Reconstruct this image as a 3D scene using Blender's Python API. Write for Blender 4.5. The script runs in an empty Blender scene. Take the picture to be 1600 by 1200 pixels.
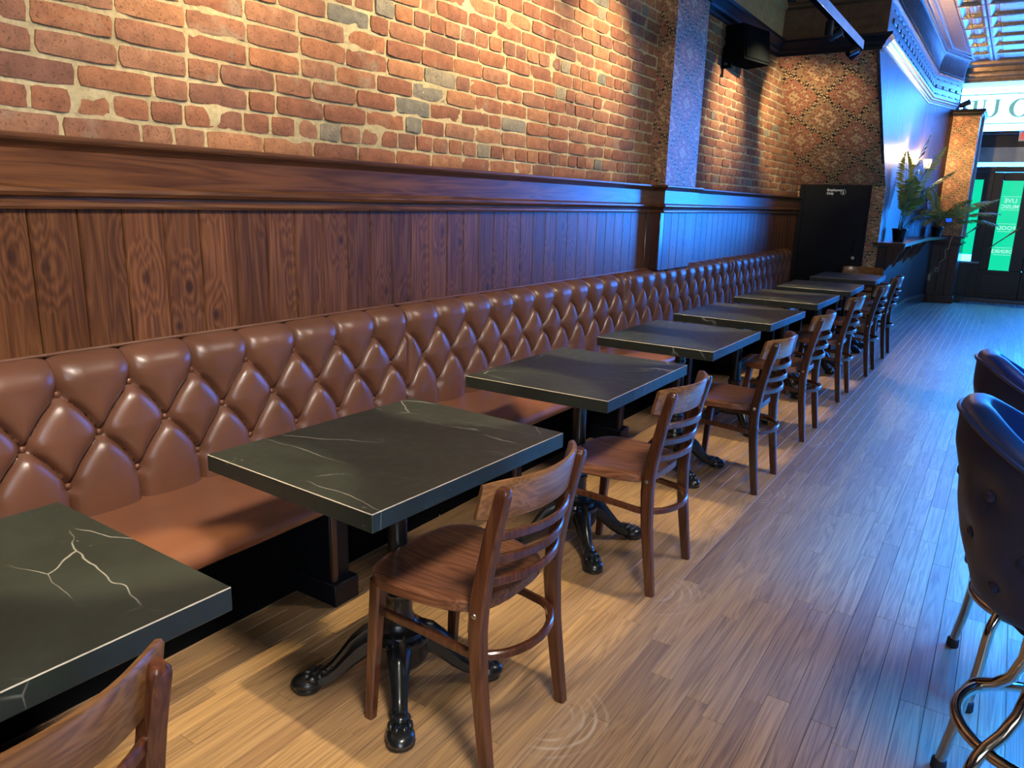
import bpy, bmesh, math, random
import numpy as np
from mathutils import Vector, Matrix

C = bpy.context.scene.collection
SC = bpy.context.scene
R = math.radians
PI = math.pi
random.seed(7)

# ------------------------------------------------------------------ camera
YAW, PITCH, ROLL, FPX = R(-32.9709), R(-13.678), R(1.5252), 1171.03
CAMP = Vector((1.83518, 0.0, 1.41358))
_f = Vector((math.sin(YAW) * math.cos(PITCH), math.cos(YAW) * math.cos(PITCH), math.sin(PITCH)))
_r0 = Vector((math.cos(YAW), -math.sin(YAW), 0))
_u0 = _r0.cross(_f)
_r = _r0 * math.cos(ROLL) + _u0 * math.sin(ROLL)
_u = -_r0 * math.sin(ROLL) + _u0 * math.cos(ROLL)
cam = bpy.data.cameras.new('camera')
cam.sensor_width = 36
cam.lens = FPX * 36 / 1600
cam.clip_start = 0.02
cam.clip_end = 200
camo = bpy.data.objects.new('camera', cam)
C.objects.link(camo)
camo.matrix_world = Matrix(((_r.x, _u.x, -_f.x, CAMP.x), (_r.y, _u.y, -_f.y, CAMP.y), (_r.z, _u.z, -_f.z, CAMP.z), (0, 0, 0, 1)))
SC.camera = camo


def proj(p):
    d = Vector(p) - CAMP
    z = d.dot(_f)
    if z < 0.05:
        return None
    return (800 + FPX * d.dot(_r) / z, 600 - FPX * d.dot(_u) / z, z)


def in_view(p, m=60):
    q = proj(p)
    return q is not None and -m < q[0] < 1600 + m and -m < q[1] < 1200 + m


# ------------------------------------------------------------------ world, lights, exposure
SC.view_settings.view_transform = 'Standard'
SC.view_settings.look = 'None'
SC.view_settings.gamma = 1
SC.view_settings.use_curve_mapping = False
SC.view_settings.exposure = 0.0
w = bpy.data.worlds.new('world')
SC.world = w
w.use_nodes = True
bg = w.node_tree.nodes['Background']
bg.inputs[0].default_value = (0.014, 0.21, 0.95, 1)   # overcast sky outside, very blue beside the warm lamps
bg.inputs[1].default_value = 50.0
SC.cycles.max_bounces = 8
SC.cycles.diffuse_bounces = 4
SC.cycles.glossy_bounces = 4
SC.cycles.transparent_max_bounces = 12
SC.cycles.sample_clamp_indirect = 20
SC.cycles.caustics_reflective = False
SC.cycles.caustics_refractive = False
SC.cycles.use_denoising = True


def light(name, kind, loc, target, power, col, **kw):
    l = bpy.data.lights.new(name, kind)
    l.energy = power
    l.color = col
    for k, v in kw.items():
        setattr(l, k, v)
    o = bpy.data.objects.new(name, l)
    C.objects.link(o)
    o.location = loc
    d = Vector(target) - Vector(loc)
    o.rotation_euler = d.to_track_quat('-Z', 'Y').to_euler()
    return o


# daylight outside the storefront, entering by its doors, side panes and transoms
pt = light('storefront_portal', 'AREA', (2.7, 15.13, 1.73), (2.7, 0, 1.73), 1.0, (1, 1, 1), shape='RECTANGLE', size=4.1, size_y=3.5)
pt.data.cycles.is_portal = True
# window at the back of the room, behind the camera
light('back_window_daylight', 'AREA', (3.6, -2.35, 2.0), (0.5, 4, 1.0), 120, (0.78, 0.88, 1.0), shape='RECTANGLE', size=2.2, size_y=1.8)
# added warm fill lights over the aisle, with no fixtures behind them
for yy, pw in ((0.3, 78), (3.6, 36), (7.4, 10)):
    light('aisle_fill_light', 'AREA', (2.3, yy, 3.6), (-0.3, yy + 0.3, 1.0), pw, (1.0, 0.90, 0.78), shape='DISK', size=0.7, spread=R(95))
# added unseen blue fill, shining straight down to tint the aisle floor
light('blue_floor_fill_light', 'AREA', (3.2, 5.6, 2.7), (3.2, 5.6, 0.0), 1250, (0.008, 0.20, 1.0), shape='RECTANGLE', size=0.5, size_y=7.5, spread=R(84))
WARM = (1.0, 0.80, 0.46)
TX, TZ = 0.40, 2.88          # the track
DOWN_SPOTS = [-0.25, 0.88, 2.12, 3.25, 4.35, 5.5, 6.65]
WALL_SPOTS = [(0.35, 0.35), (1.75, 1.75), (2.75, 2.75), (3.55, 3.55), (4.45, 4.45), (6.9, 6.95), (7.8, 8.6)]
for sy in DOWN_SPOTS:
    light('track_spot_light', 'SPOT', (TX - 0.06, sy, TZ - 0.17), (TX - 0.06, sy, 0), 210, WARM, spot_size=R(27), spot_blend=0.3, shadow_soft_size=0.02)
for sy, ty in WALL_SPOTS:
    light('track_wall_spot_light', 'SPOT', (TX - 0.08, sy, TZ - 0.12), (-0.47, ty, 2.28), 75 if sy < 1 else 150, WARM, spot_size=R(70), spot_blend=0.9, shadow_soft_size=0.02)
light('track_wall_spot_light', 'SPOT', (TX - 0.08, 7.62, TZ - 0.18), (0.0, 9.0, 2.42), 55, WARM, spot_size=R(44), spot_blend=0.9, shadow_soft_size=0.02)


# ------------------------------------------------------------------ mesh building helpers
class MB:
    def __init__(s):
        s.v, s.f, s.mi = [], [], []

    def add(s, vs, fs, mi=0):
        b = len(s.v)
        s.v += [tuple(p) for p in vs]
        s.f += [tuple(b + i for i in f) for f in fs]
        s.mi += [mi] * len(fs)
        return s

    def box(s, x0, x1, y0, y1, z0, z1, bv=0.0, mi=0, M=None):
        if bv <= 0:
            vs = [(x, y, z) for z in (z0, z1) for y in (y0, y1) for x in (x0, x1)]
            fs = [(0, 2, 3, 1), (4, 5, 7, 6), (0, 1, 5, 4), (2, 6, 7, 3), (0, 4, 6, 2), (1, 3, 7, 5)]
        else:
            lo, hi = (x0, y0, z0), (x1, y1, z1)
            vs, idx = [], {}
            for k in range(8):
                c = [(k >> a) & 1 for a in range(3)]
                for a in range(3):
                    p = []
                    for b in range(3):
                        e = hi[b] if c[b] else lo[b]
                        if b != a:
                            e += -bv if c[b] else bv
                        p.append(e)
                    idx[(k, a)] = len(vs)
                    vs.append(tuple(p))
            fs = []
            for a in range(3):
                b, c = (a + 1) % 3, (a + 2) % 3
                for sgn in (0, 1):
                    q = []
                    for (i, j) in ((0, 0), (1, 0), (1, 1), (0, 1)):
                        q.append(idx[((sgn << a) | (i << b) | (j << c), a)])
                    fs.append(tuple(q if sgn else q[::-1]))
                for i in (0, 1):
                    for j in (0, 1):
                        k0 = (i << b) | (j << c)
                        k1 = k0 | (1 << a)
                        q = [idx[(k0, b)], idx[(k1, b)], idx[(k1, c)], idx[(k0, c)]]
                        fs.append(tuple(q if (i ^ j) == 0 else q[::-1]))
            for k in range(8):
                par = bin(k).count('1') % 2
                q = [idx[(k, 0)], idx[(k, 1)], idx[(k, 2)]]
                fs.append(tuple(q if par else q[::-1]))
        if M is not None:
            vs = [tuple(M @ Vector(p)) for p in vs]
        return s.add(vs, fs, mi)

    def sweep(s, path, sec, side=(0, 1, 0), closed=False, caps=True, mi=0, scale=None):
        """sec: list of (a,b): a along side, b along normal; scale: per-point factor (or pair)."""
        path = [Vector(p) for p in path]
        n, m = len(path), len(sec)
        side = Vector(side)
        vs = []
        for i, p in enumerate(path):
            if closed:
                t = path[(i + 1) % n] - path[i - 1]
            else:
                t = path[min(i + 1, n - 1)] - path[max(i - 1, 0)]
            t.normalize()
            sd = (side - t * side.dot(t)).normalized()
            nn = t.cross(sd)
            k = 1.0 if scale is None else scale[i]
            ka, kb = k if isinstance(k, tuple) else (k, k)
            for a, b in sec:
                vs.append(p + sd * (a * ka) + nn * (b * kb))
        fs = []
        for i in range(n if closed else n - 1):
            for j in range(m):
                i2, j2 = (i + 1) % n, (j + 1) % m
                fs.append((i * m + j, i * m + j2, i2 * m + j2, i2 * m + j))
        if not closed and caps:
            fs.append(tuple(range(m - 1, -1, -1)))
            fs.append(tuple((n - 1) * m + j for j in range(m)))
        return s.add(vs, fs, mi)

    def lathe(s, prof, c=(0, 0, 0), n=24, mi=0, cap=True):
        vs, fs = [], []
        m = len(prof)
        for i in range(n):
            a = 2 * PI * i / n
            for r, z in prof:
                vs.append((c[0] + r * math.cos(a), c[1] + r * math.sin(a), c[2] + z))
        for i in range(n):
            i2 = (i + 1) % n
            for j in range(m - 1):
                fs.append((i * m + j, i2 * m + j, i2 * m + j + 1, i * m + j + 1))
        if cap:
            if prof[0][0] > 1e-5:
                fs.append(tuple(i * m for i in range(n - 1, -1, -1)))
            if prof[-1][0] > 1e-5:
                fs.append(tuple(i * m + m - 1 for i in range(n)))
        return s.add(vs, fs, mi)

    def ell(s, c, r, n=12, m=8, mi=0, M=None):
        vs, fs = [], []
        for j in range(m + 1):
            b = -PI / 2 + PI * j / m
            for i in range(n):
                a = 2 * PI * i / n
                p = Vector((r[0] * math.cos(b) * math.cos(a), r[1] * math.cos(b) * math.sin(a), r[2] * math.sin(b)))
                if M is not None:
                    p = M @ p
                vs.append((c[0] + p.x, c[1] + p.y, c[2] + p.z))
        for j in range(m):
            for i in range(n):
                i2 = (i + 1) % n
                fs.append((j * n + i, j * n + i2, (j + 1) * n + i2, (j + 1) * n + i))
        return s.add(vs, fs, mi)

    def prism(s, poly, axis, a0, a1, mi=0):
        """extrude a 2D polygon along axis 0/1/2 from a0 to a1 (poly in the other two axes, in order)."""
        n = len(poly)

        def P(q, a):
            q = list(q)
            q.insert(axis, a)
            return tuple(q)
        vs = [P(q, a0) for q in poly] + [P(q, a1) for q in poly]
        fs = [(i, (i + 1) % n, n + (i + 1) % n, n + i) for i in range(n)]
        fs += [tuple(range(n - 1, -1, -1)), tuple(range(n, 2 * n))]
        return s.add(vs, fs, mi)

    def grid(s, P, nu, nv, mi=0):
        """P: (nu,nv,3) array"""
        vs = [tuple(P[i][j]) for i in range(nu) for j in range(nv)]
        fs = [(i * nv + j, (i + 1) * nv + j, (i + 1) * nv + j + 1, i * nv + j + 1) for i in range(nu - 1) for j in range(nv - 1)]
        return s.add(vs, fs, mi)

    def mesh(s, name, mats, ang=38, fix=True):
        me = bpy.data.meshes.new(name)
        me.from_pydata(s.v, [], s.f)
        if not isinstance(mats, (list, tuple)):
            mats = [mats]
        for m in mats:
            me.materials.append(m)
        if len(mats) > 1:
            me.polygons.foreach_set('material_index', s.mi)
        if fix:
            bm = bmesh.new()
            bm.from_mesh(me)
            bmesh.ops.recalc_face_normals(bm, faces=bm.faces)
            bm.to_mesh(me)
            bm.free()
        me.polygons.foreach_set('use_smooth', [True] * len(me.polygons))
        me.update()
        me.set_sharp_from_angle(angle=R(ang))
        return me

    def build(s, name, mats, parent=None, ang=38, fix=True):
        return link(name, s.mesh(name, mats, ang, fix), parent)


def link(name, me, parent=None, loc=None, rot=None):
    o = bpy.data.objects.new(name, me)
    C.objects.link(o)
    if parent is not None:
        o.parent = parent
    if loc is not None:
        o.location = loc
    if rot is not None:
        o.rotation_euler = rot
    return o


def thing(name, label, cat, loc=(0, 0, 0), rz=0, group=None):
    o = bpy.data.objects.new(name, None)
    o.empty_display_size = 0.05
    C.objects.link(o)
    o.location = loc
    o.rotation_euler = (0, 0, rz)
    return tag(o, label, cat, group)


def tag(o, label, cat, group=None):
    o['label'] = label
    o['category'] = cat
    if group:
        o['group'] = group
    return o


def struct(o):
    o['kind'] = 'structure'
    return o


def stuff(o):
    o['kind'] = 'stuff'
    return o


def copy_tree(root, loc, rz, label):
    r = root.copy()
    C.objects.link(r)
    r.location = loc
    r.rotation_euler = (0, 0, rz)
    r['label'] = label
    for ch in list(root.children):
        c = ch.copy()
        C.objects.link(c)
        c.parent = r
        for g in list(ch.children):
            d = g.copy()
            C.objects.link(d)
            d.parent = c
    return r


def circ(r, n=10):
    return [(r * math.cos(2 * PI * i / n), r * math.sin(2 * PI * i / n)) for i in range(n)]


def rrect(a, b, c):
    """rounded rectangle section, half sizes a,b, corner c"""
    return [(a, -b + c), (a, b - c), (a - c, b), (-a + c, b), (-a, b - c), (-a, -b + c), (-a + c, -b), (a - c, -b)]


def text_mesh(body, size, mat, name, parent, M, extrude=0.001, mirror=False, align='CENTER', spacing=1.0):
    cu = bpy.data.curves.new(name, 'FONT')
    cu.body = body
    cu.size = size
    cu.align_x = align
    cu.align_y = 'CENTER'
    cu.extrude = extrude
    cu.offset = size * 0.025
    cu.space_character = spacing
    cu.resolution_u = 3
    t = bpy.data.objects.new(name, cu)
    C.objects.link(t)
    dg = bpy.context.evaluated_depsgraph_get()
    me = bpy.data.meshes.new_from_object(t.evaluated_get(dg))
    bpy.data.objects.remove(t)
    if mirror:
        me.transform(Matrix.Scale(-1, 4, (1, 0, 0)))
        me.flip_normals()
    me.transform(M)
    me.materials.clear()
    me.materials.append(mat)
    return link(name, me, parent)


# ------------------------------------------------------------------ materials
class NT:
    def __init__(s, name):
        s.m = bpy.data.materials.new(name)
        s.m.use_nodes = True
        s.t = s.m.node_tree
        s.b = s.t.nodes['Principled BSDF']

    def n(s, typ, **kw):
        nd = s.t.nodes.new(typ)
        for k, v in kw.items():
            if k.startswith('i_'):
                key = k[2:]
                key = int(key) if key.isdigit() else key.replace('_', ' ')
                inp = nd.inputs[key]
                if hasattr(v, 'is_output') or hasattr(v, 'links'):
                    s.t.links.new(v, inp)
                else:
                    inp.default_value = v
            else:
                setattr(nd, k, v)
        return nd

    def l(s, a, b):
        s.t.links.new(a, b)

    def set(s, **kw):
        for k, v in kw.items():
            inp = s.b.inputs[k.replace('_', ' ')]
            if hasattr(v, 'is_output'):
                s.l(v, inp)
            else:
                inp.default_value = v
        return s

    def math(s, op, a, b=None, clamp=False):
        nd = s.t.nodes.new('ShaderNodeMath')
        nd.operation = op
        nd.use_clamp = clamp
        for i, q in enumerate((a, b)):
            if q is None:
                continue
            if hasattr(q, 'is_output'):
                s.l(q, nd.inputs[i])
            else:
                nd.inputs[i].default_value = q
        return nd.outputs[0]

    def ramp(s, fac, stops, interp='LINEAR'):
        nd = s.t.nodes.new('ShaderNodeValToRGB')
        cr = nd.color_ramp
        cr.interpolation = interp
        while len(cr.elements) < len(stops):
            cr.elements.new(0.5)
        for e, (p, c) in zip(cr.elements, stops):
            e.position = p
            e.color = c if len(c) == 4 else (*c, 1)
        s.l(fac, nd.inputs[0])
        return nd.outputs[0]

    def mix(s, fac, a, b, mode='MIX'):
        nd = s.t.nodes.new('ShaderNodeMix')
        nd.data_type = 'RGBA'
        nd.blend_type = mode
        for i, q in ((0, fac), (6, a), (7, b)):
            if hasattr(q, 'is_output'):
                s.l(q, nd.inputs[i])
            else:
                nd.inputs[i].default_value = q if not isinstance(q, tuple) or len(q) == 4 else (*q, 1)
        return nd.outputs[2]

    def coords(s, scale=(1, 1, 1), rnd=False, which='Object', rot=(0, 0, 0)):
        tc = s.n('ShaderNodeTexCoord')
        src = tc.outputs[which]
        if rnd:
            oi = s.n('ShaderNodeObjectInfo')
            mul = s.n('ShaderNodeVectorMath', operation='MULTIPLY')
            cmb = s.n('ShaderNodeCombineXYZ')
            for i, k in enumerate((17.3, 31.7, 9.1)):
                s.l(s.math('MULTIPLY', oi.outputs['Random'], k), cmb.inputs[i])
            add = s.n('ShaderNodeVectorMath', operation='ADD')
            s.l(src, add.inputs[0])
            s.l(cmb.outputs[0], add.inputs[1])
            src = add.outputs[0]
        mp = s.n('ShaderNodeMapping')
        mp.inputs['Scale'].default_value = scale
        mp.inputs['Rotation'].default_value = rot
        s.l(src, mp.inputs[0])
        return mp.outputs[0]

    def noise(s, vec, scale, detail=4, rough=0.55, dist=0.0, out=0):
        nd = s.n('ShaderNodeTexNoise')
        nd.inputs['Scale'].default_value = scale
        nd.inputs['Detail'].default_value = detail
        nd.inputs['Roughness'].default_value = rough
        nd.inputs['Distortion'].default_value = dist
        s.l(vec, nd.inputs['Vector'])
        return nd.outputs[out]

    def bump(s, h, strength=0.3, dist=0.01):
        nd = s.n('ShaderNodeBump')
        nd.inputs['Strength'].default_value = strength
        nd.inputs['Distance'].default_value = dist
        s.l(h, nd.inputs['Height'])
        s.l(nd.outputs[0], s.b.inputs['Normal'])
        return nd.outputs[0]


def plain(name, col, rough=0.5, metal=0.0, noise=0.12, nscale=6.0, coat=0.0, bump=0.0, bscale=200, spec=0.5):
    t = NT(name)
    v = t.coords()
    n = t.noise(v, nscale, 3)
    c = t.ramp(n, [(0.3, tuple(k * (1 - noise) for k in col)), (0.7, tuple(min(1, k * (1 + noise)) for k in col))])
    t.set(Base_Color=c, Roughness=rough, Metallic=metal, Coat_Weight=coat, Specular_IOR_Level=spec)
    if bump:
        t.bump(t.noise(v, bscale, 2), bump, 0.002)
    return t.m


def wood(name, dark, mid, light_, axis=1, rough=0.32, coat=0.25, gs=1.0, rnd=True, knots=0.0, bump=0.15, coat_rough=0.15):
    """grain runs along axis"""
    t = NT(name)
    sc = [14 * gs, 14 * gs, 14 * gs]
    sc[axis] = 0.9 * gs
    v = t.coords(tuple(sc), rnd)
    warp = t.noise(v, 1.1, 3, 0.5, 0.6)
    sc2 = [60 * gs, 60 * gs, 60 * gs]
    sc2[axis] = 2.0 * gs
    v2 = t.coords(tuple(sc2), rnd)
    fine = t.noise(v2, 1.6, 4, 0.6)
    field = warp
    if knots:
        vk = t.coords((1, 1, 1), rnd)
        sp = t.n('ShaderNodeSeparateXYZ')
        t.l(vk, sp.inputs[0])
        cb = t.n('ShaderNodeCombineXYZ')
        t.l(t.math('MULTIPLY', sp.outputs[1], 5.0), cb.inputs[0])
        t.l(t.math('MULTIPLY', sp.outputs[2], 3.0), cb.inputs[1])
        vo = t.n('ShaderNodeTexVoronoi', voronoi_dimensions='2D')
        vo.inputs['Scale'].default_value = 1.0
        t.l(cb.outputs[0], vo.inputs['Vector'])
        kn = t.ramp(vo.outputs['Distance'], [(0.03, (1, 1, 1)), (0.085, (0, 0, 0))])
        field = t.math('SUBTRACT', warp, t.math('MULTIPLY', t.ramp(vo.outputs['Distance'], [(0.0, (1, 1, 1)), (0.4, (0, 0, 0))]), 0.45))
    ring = t.math('FRACT', t.math('MULTIPLY', field, 7.0))
    ring = t.math('ABSOLUTE', t.math('SUBTRACT', ring, 0.5))
    f = t.math('ADD', t.math('MULTIPLY', ring, 0.55 if knots else 0.9), t.math('MULTIPLY', fine, 0.8 if knots else 0.62))
    col = t.ramp(f, [(0.16, dark), (0.5, mid), (0.85, light_)])
    oi = t.n('ShaderNodeObjectInfo')
    hs = t.n('ShaderNodeHueSaturation')
    t.l(col, hs.inputs['Color'])
    t.l(t.math('ADD', t.math('MULTIPLY', oi.outputs['Random'], 0.5), 0.75), hs.inputs['Value'])
    out = hs.outputs[0]
    if knots:
        out = t.mix(t.math('MULTIPLY', kn, knots), out, (dark[0] * 0.35, dark[1] * 0.35, dark[2] * 0.35))
    t.set(Base_Color=out, Roughness=rough, Coat_Weight=coat, Coat_Roughness=coat_rough, Specular_IOR_Level=0.32 if knots else 0.5)
    t.bump(t.math('ADD', t.math('MULTIPLY', fine, 0.6), t.math('MULTIPLY', warp, 1.2)), bump, 0.004)
    return t.m


def brick_mat(name, attr):
    t = NT(name)
    if attr:
        src = t.n('ShaderNodeAttribute', attribute_name='tone').outputs['Color']
        v = t.coords()
    else:
        src = t.n('ShaderNodeObjectInfo').outputs['Color']
        v = t.coords(rnd=True)
    n1 = t.noise(v, 22, 5, 0.6)
    n2 = t.noise(v, 9, 3, 0.5)
    n3 = t.noise(v, 130, 2, 0.5)
    hs = t.n('ShaderNodeHueSaturation')
    t.l(src, hs.inputs['Color'])
    hs.inputs['Saturation'].default_value = 0.95
    t.l(t.math('ADD', t.math('MULTIPLY', n1, 1.1), 0.33), hs.inputs['Value'])
    smear = t.ramp(n2, [(0.60, (0, 0, 0)), (0.72, (1, 1, 1))])
    col = t.mix(t.math('MULTIPLY', smear, 0.45), hs.outputs[0], (0.27, 0.23, 0.16))
    pit_shade = t.ramp(n3, [(0.33, (1, 1, 1)), (0.40, (0, 0, 0))])  # pits darkened in the colour, for the shade inside them
    col = t.mix(t.math('MULTIPLY', pit_shade, 0.55), col, (0.05, 0.025, 0.015))
    t.set(Base_Color=col, Roughness=0.9, Specular_IOR_Level=0.25)
    t.bump(t.math('ADD', t.math('MULTIPLY', n3, 0.8), n1), 0.8, 0.007)
    return t.m


def mortar_mat():
    t = NT('mortar')
    v = t.coords()
    n = t.noise(v, 60, 4, 0.65)
    n2 = t.noise(v, 3, 3)
    col = t.ramp(t.math('ADD', t.math('MULTIPLY', n, 0.5), t.math('MULTIPLY', n2, 0.5)), [(0.3, (0.24, 0.185, 0.095)), (0.5, (0.40, 0.32, 0.175)), (0.7, (0.53, 0.44, 0.26))])
    t.set(Base_Color=col, Roughness=0.95, Specular_IOR_Level=0.2)
    t.bump(n, 0.9, 0.008)
    return t.m


def floor_mat(name, attr):
    t = NT(name)
    if attr:
        src = t.n('ShaderNodeAttribute', attribute_name='tone').outputs['Fac']
        v0 = t.coords((30, 1.0, 30))
        v1 = t.coords((150, 3.0, 150))
    else:
        src = t.n('ShaderNodeObjectInfo').outputs['Random']
        v0 = t.coords((30, 1.0, 30), True)
        v1 = t.coords((150, 3.0, 150), True)
    warp = t.noise(v0, 0.8, 3, 0.5, 0.8)
    ring = t.math('ABSOLUTE', t.math('SUBTRACT', t.math('FRACT', t.math('MULTIPLY', warp, 9.0)), 0.5))
    fine = t.noise(v1, 1.0, 3, 0.6)
    f = t.math('ADD', t.math('MULTIPLY', ring, 0.7), t.math('MULTIPLY', fine, 0.65))
    a = t.ramp(f, [(0.2, (0.17, 0.095, 0.042)), (0.45, (0.36, 0.215, 0.095)), (0.8, (0.52, 0.335, 0.16))])
    tint = t.ramp(src, [(0.0, (0.74, 0.67, 0.62)), (0.3, (0.90, 0.86, 0.82)), (0.65, (1.0, 0.95, 0.86)), (1.0, (1.14, 1.06, 0.90))])
    col = t.mix(1.0, a, tint, 'MULTIPLY')
    # pale curved scuffs where the chair legs are dragged
    geo = t.n('ShaderNodeNewGeometry')
    gn = t.noise(geo.outputs['Position'], 9, 2)
    tot = None
    for cx_, cy_ in ((0.93, 1.62), (0.90, 2.46), (0.93, 3.72), (0.925, 4.80)):
        df = t.n('ShaderNodeVectorMath', operation='SUBTRACT')
        t.l(geo.outputs['Position'], df.inputs[0])
        df.inputs[1].default_value = (cx_, cy_, 0)
        ln = t.n('ShaderNodeVectorMath', operation='LENGTH')
        t.l(df.outputs[0], ln.inputs[0])
        r_ = ln.outputs['Value']
        band = t.ramp(t.math('SINE', t.math('MULTIPLY', r_, 190.0)), [(0.45, (0, 0, 0)), (0.8, (1, 1, 1))])
        win = t.ramp(r_, [(0.05, (0, 0, 0)), (0.08, (1, 1, 1)), (0.15, (1, 1, 1)), (0.19, (0, 0, 0))])
        sx = t.n('ShaderNodeSeparateXYZ')
        t.l(df.outputs[0], sx.inputs[0])
        half = t.ramp(sx.outputs[0], [(0.02, (0, 0, 0)), (0.07, (1, 1, 1))])
        q = t.math('MULTIPLY', t.math('MULTIPLY', band, win), half)
        tot = q if tot is None else t.math('ADD', tot, q, True)
    gate = t.ramp(gn, [(0.40, (0, 0, 0)), (0.6, (1, 1, 1))])
    col = t.mix(t.math('MULTIPLY', t.math('MULTIPLY', tot, gate), 0.6), col, (0.62, 0.50, 0.34))
    t.set(Base_Color=col, Roughness=t.math('ADD', t.math('MULTIPLY', fine, 0.22), 0.42), Coat_Weight=0.7, Coat_Roughness=0.52, Coat_IOR=1.6, Specular_IOR_Level=0.7)
    t.bump(t.math('ADD', t.math('MULTIPLY', ring, 0.6), fine), 0.28, 0.0025)
    return t.m


def leather(name, col, rough=0.33, wear=0.0, coat=0.1):
    t = NT(name)
    v = t.coords()
    n = t.noise(v, 5, 3)
    g = t.n('ShaderNodeTexVoronoi')
    g.inputs['Scale'].default_value = 420
    t.l(v, g.inputs['Vector'])
    c = t.ramp(n, [(0.3, tuple(k * 0.86 for k in col)), (0.7, tuple(k * 1.14 for k in col))])
    t.set(Base_Color=c, Roughness=rough, Coat_Weight=coat, Coat_Roughness=0.25)
    t.bump(t.math('ADD', g.outputs['Distance'], t.math('MULTIPLY', t.noise(v, 24, 3), 1.5)), 0.10, 0.002)
    return t.m


def marble():
    t = NT('black_marble_laminate')
    v = t.coords((1, 1, 1), True)
    w_ = t.noise(v, 2.2, 4, 0.55, out=1)
    vv = t.n('ShaderNodeVectorMath', operation='ADD')
    sc = t.n('ShaderNodeVectorMath', operation='SCALE')
    t.l(w_, sc.inputs[0])
    sc.inputs['Scale'].default_value = 0.33
    mp = t.n('ShaderNodeMapping')
    mp.inputs['Rotation'].default_value = (0, 0, 0.5)
    mp.inputs['Scale'].default_value = (1.0, 3.2, 1)
    t.l(v, mp.inputs[0])
    t.l(mp.outputs[0], vv.inputs[0])
    t.l(sc.outputs[0], vv.inputs[1])
    vo = t.n('ShaderNodeTexVoronoi', feature='DISTANCE_TO_EDGE')
    vo.inputs['Scale'].default_value = 1.9
    t.l(vv.outputs[0], vo.inputs['Vector'])
    vein = t.ramp(vo.outputs['Distance'], [(0.0, (1, 1, 1)), (0.007, (0, 0, 0))])
    gate = t.ramp(t.noise(v, 3.4, 3), [(0.46, (0, 0, 0)), (0.56, (1, 1, 1))])
    sp = t.ramp(t.noise(v, 70, 2, 0.4), [(0.70, (0, 0, 0)), (0.75, (1, 1, 1))])
    spg = t.ramp(t.noise(v, 9, 2), [(0.55, (0, 0, 0)), (0.66, (1, 1, 1))])
    m = t.math('MAXIMUM', t.math('MULTIPLY', vein, gate), t.math('MULTIPLY', t.math('MULTIPLY', sp, spg), 0.5), True)
    base = t.ramp(t.noise(v, 4, 4), [(0.3, (0.009, 0.014, 0.011)), (0.7, (0.018, 0.026, 0.020))])
    col = t.mix(t.math('MULTIPLY', m, 0.6), base, (0.45, 0.43, 0.36))
    t.set(Base_Color=col, Roughness=t.math('ADD', t.math('MULTIPLY', t.noise(v, 30, 3), 0.18), 0.33), Specular_IOR_Level=0.6)
    return t.m


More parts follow.
